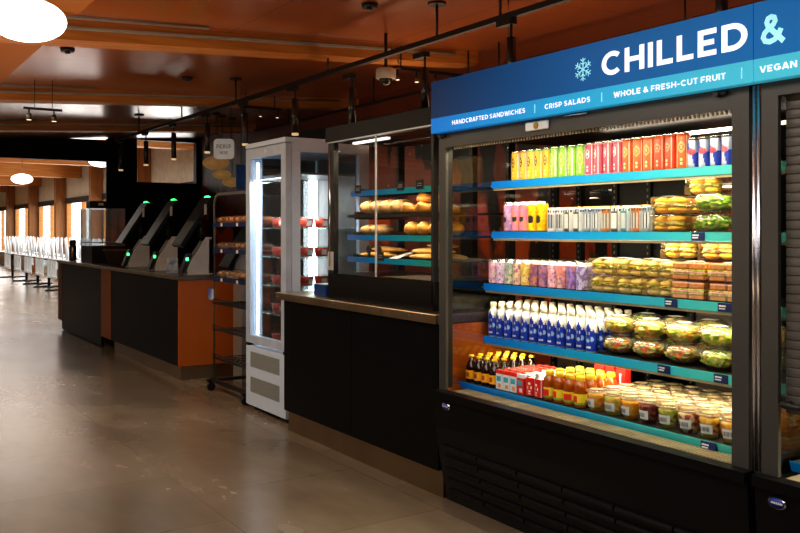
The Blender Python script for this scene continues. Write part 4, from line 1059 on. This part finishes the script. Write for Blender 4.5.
# ------------------------------------------------------------------ far checkout counter
O = (3.1, 10.3, 0); CX = 2.70
t = thing('checkout_counter', 'long black and orange checkout counter carrying self checkout kiosks', 'counter', O)
obj('front_panel', MB().box(CX, CX + .03, 7.855, 10.19, .135, .945), BLACK, t, O)
obj('front_panel', MB().box(CX, CX + .03, 10.62, 12.75, .02, .945), mat('panel_slate', (.007, .008, .011), rough=.4, spec=.25), t, O)
obj('end_panel', MB().box(CX - .004, 3.62, 7.83, 7.854, .135, .945), ORANGE, t, O)['label'] = 'orange end panel'
obj('divider_panel', MB().box(CX - .004, CX + .03, 10.192, 10.618, .135, .945), mat('orange_shade', (.42, .12, .015), rough=.45), t, O)
obj('end_panel', MB().box(CX - .004, 3.40, 12.752, 12.98, .135, .945), mat('orange_dim', (.26, .07, .02), rough=.5), t, O)
obj('carcass', MB().box(CX + .031, 3.40, 7.855, 12.75, .13, .94), BLACK, t, O)
obj('toe_kick', MB().box(CX + .03, 3.38, 7.88, 10.15, 0, .135).box(CX + .05, 3.36, 10.65, 12.9, 0, .13), STEELT, t, O)
o = obj('worktop', MB().box(CX - .02, 3.66, 7.81, 13.0, .946, .985, bev=.003), mat('dark_stone_top', (.10, .075, .055), (.07, .05, .035), rough=.25, scale=20), origin=(3.1, 10.3, .946))
tag(o, 'dark polished worktop on the far checkout counter', 'worktop')
obj('edge_strip', MB().box(CX - .024, CX - .0205, 7.82, 12.99, .948, .983), STEEL, o, (3.1, 10.3, .946))

GREY = mat('kiosk_grey', (.55, .54, .53), rough=.45); SCR = mat('screen_black', (.010, .010, .011), rough=.35, spec=.2); GLED = mat('green_led', (.05, .9, .2), emit=4, ecol=(.05, .9, .2))
SCR2 = mat('screen_lit', (.07, .08, .07), (.05, .055, .05), rough=.4, spec=.2, scale=4)
def kiosk(dz=0.):
    """local: faces -X, base centre at origin, z 0 on the worktop"""
    t = thing('checkout_kiosk', '', 'kiosk', (0, 0, 0), 'self checkout kiosks on the far counter')
    m = MB()
    for y in (-.055, .045): m.prism([(-.11, 0), (.13, 0), (.13, .36 + dz * .3), (.07, .36 + dz * .3), (-.08, .13), (-.11, .06)], y, y + .012)
    m.box(-.115, .135, -.07, .07, 0, .012, bev=.003); m.box(.10, .13, -.055, .057, .012, .34)
    obj('stand', m, GREY, t)
    a = math.radians(33); L = .55; ex, ez = math.sin(a), math.cos(a); nx, nz = -math.cos(a), math.sin(a)
    b = Vector((-.18, 0, .265 + dz)); th = .035
    def q(s_, d_): return (b.x + ex * s_ + nx * d_, b.z + ez * s_ + nz * d_)
    sc = obj('screen', MB().prism([q(0, 0), q(L, 0), q(L, th), q(0, th)], -.13, .13), SCR, t)
    obj('display', MB().prism([q(.02, th), q(.27, th), q(.27, th + .002), q(.02, th + .002)], -.115, .115), SCR2, sc)
    obj('status_light', MB().prism([q(L, 0), q(L + .018, 0), q(L + .018, th), q(L, th)], -.055, .055), GLED, sc)
    g = q(.42, th * .5)
    obj('scanner_window', MB().box(g[0] - .012, g[0] + .012, -.136, -.1305, g[1] - .05, g[1] + .05), mat('kiosk_white', (.5, .5, .5)), sc)
    rd = obj('card_reader', MB().prism([(-.17, .02), (-.13, .02), (-.06, .20), (-.10, .20)], -.04, .04), BLACKM, t)
    obj('reader_light', MB().box(-.125, -.10, -.046, -.0405, .135, .165), GLED, rd)
    obj('bracket', MB().cyl((.06, 0, .33), (.02, 0, .50 + dz), .03, 10), BLACKM, t)
    return t
KP = Proto(kiosk())
for (x, y), w in (((2.93, 9.95), 'furthest along counter near basket'), ((2.93, 8.98), 'middle one of the three upright ones'), ((2.935, 8.0), 'nearest one above the orange end panel')):
    KP.put((x, y, .986), 'grey self checkout kiosk with tilted screen, ' + w)
k4 = kiosk(-.22); k4.location = (3.43, 8.05, .986); k4['label'] = 'low kiosk with tilted screen half hidden behind the bread rack'
# small sign cards
def card(x, y, z, label, tilt):
    o = obj('sign_card', MB().box(-.055, .055, -.003, .003, 0, .15), mat('card_print', (.75, .75, .72), (.15, .25, .5), scale=14, rough=.6)); o.location = (x, y, z); o.rotation_euler = (0, math.radians(tilt), 0)
    tag(o, label, 'card', 'printed cards around the kiosks'); obj('stand', MB().box(-.05, .05, .004, .03, 0, .006), PAPER, o)
card(2.80, 8.32, .987, 'white printed card on worktop left of the nearest kiosk', 0)
card(3.12, 10.45, .987, 'printed card on worktop behind the furthest kiosk', 0)
# basket
m = MB().lathe([(.15, 0), (.21, .17), (.22, .175), (.20, .175), (.145, .02)], 20); o = obj('wicker_basket', m, mat('wicker', (.15, .08, .04), (.06, .03, .015), rough=.7, scale=60, bump=.6)); o.location = (2.99, 10.9, .987); o.scale = (.85, 1.2, 1.0); tag(o, 'dark brown wicker basket on the far checkout counter', 'basket')
m = MB()
for k in range(26): m.tube([(.216 * math.cos(2 * PI * k / 26), .216 * math.sin(2 * PI * k / 26), .166), (.222 * math.cos(2 * PI * (k + .5) / 26), .222 * math.sin(2 * PI * (k + .5) / 26), .182), (.216 * math.cos(2 * PI * (k + 1) / 26), .216 * math.sin(2 * PI * (k + 1) / 26), .166)], .007, 5)
obj('rim', m, mat('wicker_rim', (.20, .11, .06), rough=.7), o)
# thermos
o = obj('thermos', MB().lathe([(.045, 0), (.05, .01), (.05, .19), (.042, .21)], 16), mat('thermos_steel', (.35, .25, .2), rough=.25, metal=.9)); o.location = (2.79, 12.5, .987); tag(o, 'tall dark thermos flask at the far end of checkout counter', 'flask')
obj('lid', MB().lathe([(.043, .211), (.045, .225), (.045, .27), (.03, .285), (.0005, .287)], 16, caps=False), BLACKM, o); obj('handle', MB().tube([(0, -.05, .18), (0, -.085, .17), (0, -.085, .07), (0, -.05, .06)], .009, 6), BLACKM, o)
# glass display on the counter
O = (3.12, 11.9, .987)
t = thing('glass_display', 'glass fronted countertop display with dark base on far checkout counter', 'display case', O)
obj('base', MB().box(2.83, 3.26, 11.6, 12.2, .987, 1.20), mat('display_base', (.02, .02, .02), rough=.4), t, O)
dg_ = clear('display_glass', .16, (.8, .84, .86), .04, haze=.10, hcol=(.8, .9, .95))
obj('glass', MB().box(2.82, 3.26, 11.60, 11.606, 1.20, 1.69), dg_, t, O); obj('glass', MB().box(2.82, 2.826, 11.607, 12.2, 1.20, 1.69), dg_, t, O)
obj('shelf', MB().box(2.83, 3.25, 11.61, 12.17, 1.24, 1.25), mat('display_blue', (.02, .10, .2), rough=.4), t, O)
for x in (2.83, 3.245): obj('post', MB().box(x, x + .012, 12.18, 12.2, 1.20, 1.69), BLACKM, t, O)
obj('top', MB().box(2.82, 3.26, 11.6, 12.2, 1.691, 1.70), dg_, t, O)
o = thing('receipt_printer', 'small black printer on top of the glass display', 'printer', (2.98, 11.9, 1.7015))
obj('body', MB().box(-.13, .13, -.1, .1, 0, .10, bev=.01), BLACKM, o); obj('paper', MB().box(-.02, .05, -.103, -.1005, .04, .075), PAPER, o)

# ------------------------------------------------------------------ overhead
TX, TZ = 3.0, 2.555
O = (TX, 6, TZ)
t = thing('lighting_track', 'long black lighting track hung over the counters', 'track', O)
obj('rail', MB().box(TX - .018, TX + .018, 0.6, 11.1, TZ - .015, TZ + .015), BLACKM, t, O)
for y in (.9, 2.45, 3.56, 4.14, 5.49, 7.2, 8.62, 10.1):
    h_ = obj('hanger', MB().cyl((TX, y, TZ + .015), (TX, y, CEIL(TX) - .012), .008, 8), BLACKM, t, O); obj('ceiling_plate', MB().cyl((TX, y, CEIL(TX) - .014), (TX, y, CEIL(TX) - .001), .055, 16), BLACKM, h_, O)
TUBE = mat('pendant_black', (.012, .012, .013), rough=.35, coat=.6); GOLD = mat('pendant_gold', (.75, .5, .22), rough=.3, metal=.8, emit=.5, ecol=(1, .7, .35))
tp = thing('tube_pendant', '', 'lamp', (0, 0, 0), 'black tube pendants along the track')
obj('shade', MB().cyl((0, 0, .018), (0, 0, .285), .026, 16), TUBE, tp); obj('tip', MB().cyl((0, 0, 0), (0, 0, .0175), .027, 16), GOLD, tp)
obj('stem', MB().cyl((0, 0, .2855), (0, 0, .372), .007, 8), BLACKM, tp); obj('driver_box', MB().box(-.022, .022, -.02, .10, .355, .387), BLACKM, tp)
TP = Proto(tp)
tys = [10.86, 9.83, 8.87, 7.9, 6.99, 6.02, 5.14, 4.265, 3.47, 2.18]
tw = ['near the far wall, second from track end', 'before the far wall opening, third from track end', 'in front of the far wall opening, fourth from end', 'above the kiosks beside pickup sign', 'just left of the white fridge top', 'directly above white fridge', 'rising from left end of pastry case', 'above right end of pastry case', 'behind left half of chilled sign', 'behind right half of chilled sign']
for y, w_ in zip(tys, tw): TP.put((TX, y, 2.112 if 4 < y < 5.5 else 2.152), 'slim black tube pendant ' + w_)
# second rail with little spotlights near the wall
O = (4.2, 5.5, 2.60)
t = thing('wall_side_rail', 'bare black rail running along the mural wall side', 'track', O)
obj('rail', MB().box(4.185, 4.215, 3.0, 9.5, 2.59, 2.61), BLACKM, t, O)
for y in (3.3, 5.0, 6.8, 8.6): obj('hanger', MB().cyl((4.2, y, 2.61), (4.2, y, CEIL(4.2) - .001), .007, 6), BLACKM, t, O)
SPM = mat('spot_grey', (.10, .09, .08), rough=.35, metal=.5); SPL = mat('spot_glow', (1, .85, .6), emit=1.2, ecol=(1, .8, .5))
def spot(d=.03, L=.07):
    o = thing('track_spotlight', '', 'spotlight', (0, 0, 0), 'small spotlights')
    obj('head', MB().cyl((0, 0, -.03 - L), (0, 0, -.03), d, 12, r2=d * .7), SPM, o); obj('arm', MB().cyl((0, 0, -.03), (0, 0, 0), .006, 6), BLACKM, o); obj('lens', MB().cyl((0, 0, -.033 - L), (0, 0, -.0305 - L), d * .8, 12), SPL, o)
    return o
SPP = Proto(spot(.018, .045))
for (xa, xb_, yy, zz, n, nmx) in ((3.52, 4.22, 5.36, 2.615, 5, 'first'), (3.48, 3.86, 8.16, 2.66, 3, 'second')):
    O = ((xa + xb_) / 2, yy, zz)
    t = thing('beam_track', 'short black track slung under the %s ceiling beam near mural wall' % nmx, 'track', O)
    obj('rail', MB().box(xa - .04, xb_ + .04, yy - .012, yy + .012, zz, zz + .024), BLACKM, t, O)
    for x in (xa + .03, xb_ - .03): obj('hanger', MB().cyl((x, yy, zz + .024), (x, yy, CEIL(x) - .002), .006, 6), BLACKM, t, O)
    for k in range(n): SPP.put((xa + (xb_ - xa) * k / (n - 1), yy, zz - .0005), 'small spotlight on track under %s beam, %s from left' % (nmx, ORD[k]), 'spotlights under the ceiling beams')
sp2 = spot(.034, .075); sp2.location = (3.35, 3.90, 2.46); sp2['label'] = 'spotlight on a cable just above left end of chilled sign'; del sp2['group']
obj('cable', MB().tube([(0, 0, 0), (.01, .01, .08), (0, 0, .2), (0, 0, CEIL(3.35) - 2.46 - .002)], .006, 6), mat('cable_tan', (.4, .24, .14)), sp2)
# dome camera
O = (3.2, 5.02, 2.50)
t = thing('dome_camera', 'white dome security camera hanging below the ceiling track', 'camera', O)
obj('housing', MB().lathe([(.046, -.03), (.05, -.026), (.05, .022), (.044, .03)], 20), mat('camera_white', (.66, .60, .52), rough=.4), t)
obj('dome', MB().blob((0, 0, -.032), .034, .034, .034, 0, 0, 10, 16, 10), mat('dome_smoke', (.05, .045, .04), rough=.1), t)
obj('mount', MB().cyl((0, 0, .03), (0, 0, (CEIL(3.2) - 2.50) / 1.2 - .001), .008, 8), BLACKM, t)
t.scale = (1.4, 1.4, 1.2)
obj('cable', MB().tube([(.03, .0, .03), (.07, -.02, .04), (.05, -.03, .09), (.03, 0, .16)], .005, 6), MATS['cable_tan'], t)
# short track with two heads at the left
O = (1.48, 7.74, 2.44)
t = thing('short_spot_track', 'short black track with two spotlights hung on wires at left', 'track', O)
obj('rail', MB().box(1.33, 1.64, 7.73, 7.75, 2.43, 2.45), BLACKM, t, O)
for x in (1.42, 1.56): obj('wire', MB().cyl((x, 7.74, 2.45), (x, 7.74, CEIL(x) - .001), .003, 5), BLACKM, t, O)
SPB = Proto(spot(.024, .055)); SPB.put((1.375, 7.74, 2.429), 'lit spotlight on left end of the short hanging track', 'spotlights on the short hanging track'); SPB.put((1.575, 7.74, 2.429), 'spotlight on right end of the short hanging track', 'spotlights on the short hanging track')
# ceiling discs; the first stands in for a pair of small spots
for i, (x, y, l) in enumerate(((1.36, 6.25, 'just past the first beam at left'), (2.57, 7.25, 'between first and second beams'), (2.64, 4.32, 'nearest, before the first beam'))):
    o = obj('ceiling_disc', MB().cyl((x, y, CEIL(x) - .026), (x, y, CEIL(x) - .002), .045, 16, r2=.05), BLACKM, origin=(x, y, CEIL(x))); tag(o, 'small dark ceiling disc %s' % l, 'detector', 'small discs on the ceiling'); obj('sensor', MB().cyl((x, y, CEIL(x) - .04), (x, y, CEIL(x) - .0265), .016, 10), SPM, o, (x, y, CEIL(x)))
# big glowing disc pendants
OP = mat('opal_glass', (1, .97, .9), emit=4.5, ecol=(1, .95, .86))
def disc(name, label, loc, rx, rz_, mt, group, top):
    o = thing(name, label, 'lamp', loc, group)
    obj('shade', MB().blob((0, 0, 0), rx, rx, rz_, 0, 0, 10, 32, 16), mt, o); obj('cord', MB().cyl((0, 0, rz_ * .98), (0, 0, top - loc[2] - .002), .004, 6), BLACKM, o); obj('canopy', MB().cyl((0, 0, top - loc[2] - .02), (0, 0, top - loc[2] - .001), .05, 14), BLACKM, o)
ND = 4.2
def at(u, v, d): k = (u - 400) / FOC; return ((SA + k * CA) * d, (CA - k * SA) * d, HC - (v - CY) / FOC * d)
p = at(27, 20, 4.0); disc('disc_pendant', 'large glowing white oval pendant close overhead at upper left', p, .174, .098, OP, 'glowing disc pendants', CEIL(1.19) + .1)
p = at(22, 179, 17); disc('disc_pendant', 'glowing white oval pendant in the dining room beyond', p, .2, .1, OP, 'glowing disc pendants', DC)
p = at(101, 161, 14.2); disc('disc_pendant', 'glowing pendant partly hidden behind the black header', p, .2, .1, OP, 'glowing disc pendants', DC)
TAN = mat('tan_shade', (.62, .36, .14), (.52, .28, .09), rough=.6, scale=6, emit=.18)
for u, v, d, rx, l in ((216, 163, 10.3, .16, 'largest and highest of three under pickup sign'), (222, 174.5, 10.6, .115, 'middle one of three under pickup sign'), (232, 182, 10.9, .125, 'lowest of three, beside white fridge')):
    p = at(u, v, d); disc('woven_pendant', 'tan woven oval pendant, ' + l, p, rx, rx * .52, TAN, 'tan oval pendants', CEIL(p[0]))
# pickup sign
p = at(224, 149, 8.9); O = p
t = thing('pickup_sign', 'white rounded hanging sign reading PICKUP HERE beside tan pendants', 'sign', O)
b_ = obj('board', MB().prism([(sy_ * .065 + .04 * math.cos(math.radians(a_)), sz_ * .065 + .04 * math.sin(math.radians(a_))) for sy_, sz_, a0_ in ((1, 1, 0), (-1, 1, 90), (-1, -1, 180), (1, -1, 270)) for a_ in range(a0_, a0_ + 91, 15)], -.012, .012, axis='X'), mat('sign_grey', (.72, .72, .74), rough=.5, emit=.12), t)  # faint glow put into the board to make it lighter
INK = mat('sign_ink', (.06, .07, .08))
text('lettering', 'PICKUP', INK, b_, (0, 0, 0), .075, .005, .15, .042, -.012, .14); text('lettering', 'HERE', INK, b_, (0, 0, 0), .04, -.055, .08, .03, -.012, .14)
for y in (-.07, .07): obj('rod', MB().cyl((0, y, .105), (0, y, CEIL(p[0]) - p[2] - .005), .004, 6), BLACKM, t)
t.rotation_euler = (0, 0, math.radians(58))
# blue placard behind the fridge
o = thing('hanging_placard', 'narrow blue placard hanging just left of the white fridge', 'sign', (3.25, 7.67, 1.80)); obj('board', MB().box(-.05, .05, -.006, .006, 0, .24), mat('placard_blue', (.01, .09, .3), rough=.5), o); obj('cord', MB().cyl((0, 0, .24), (0, 0, CEIL(3.25) - 1.802), .003, 5), BLACKM, o)

# ------------------------------------------------------------------ light
w = bpy.data.worlds.new('sky'); SC.world = w; w.use_nodes = True
nt = w.node_tree; bg = nt.nodes['Background']
tc = nt.nodes.new('ShaderNodeTexCoord'); sp = nt.nodes.new('ShaderNodeSeparateXYZ'); r = nt.nodes.new('ShaderNodeValToRGB')
nt.links.new(tc.outputs['Generated'], sp.inputs[0]); nt.links.new(sp.outputs['Z'], r.inputs['Fac'])
r.color_ramp.elements[0].color = (.75, .78, .74, 1); r.color_ramp.elements[1].color = (.85, .93, 1, 1); r.color_ramp.elements[1].position = .5
nt.links.new(r.outputs['Color'], bg.inputs['Color']); bg.inputs['Strength'].default_value = 5
area('fill_left', (-3.9, 7, 1.9), 8, 1.4, 26, (1, .95, .9), (0, math.radians(-90), 0))  # added fill; the left wall is solid, with no window here
area('ceiling_glow_near', (.8, 2.0, 2.55), 1.6, 4, 76, (1, .95, .87), (0, 0, 0))
area('ceiling_glow_mid', (.7, 7.0, 2.5), 1.0, 3, 50, (1, .82, .58), (0, 0, 0))
area('dining_fill', (2.5, 23, 2.84), 3, 16, 260, (1, .97, .92), (0, 0, 0))  # broad fill added to brighten the dining walls, not a fixture
area('dining_daylight', (5.4, 26, 1.6), 1.8, 22, 260, (1, .98, .95), (0, math.radians(90), 0))
area('aisle_fill_up', (.6, 4.5, .9), 1.5, 7, 46, (1, .70, .42), (PI, 0, 0))  # upward fill added in mid-aisle to brighten the ceiling
area('mural_fill', (4.1, 7.2, 2.0), .1, 3, 7, (1, .8, .62), (0, math.radians(-60), 0))  # light added so the mural's red shows, no fixture here
area('mural_fill_near', (4.0, 3.2, 2.0), .1, 4, 10, (1, .8, .62), (0, math.radians(-60), 0))  # light added behind the merchandiser to bring out the orange patches
area('rear_ceiling_fill', (3.7, 3.6, 2.0), .3, 5, 16, (1, .66, .40), (PI, 0, 0))  # warm fill added above the cases to lift the ceiling behind them

SC.view_settings.view_transform = 'Standard'
try: SC.view_settings.look = 'Medium High Contrast'
except Exception as e: print('LOOKS', e)
SC.view_settings.exposure = 0
SC.cycles.use_denoising = True
SC.cycles.max_bounces = 8; SC.cycles.transparent_max_bounces = 24; SC.cycles.sample_clamp_indirect = 4
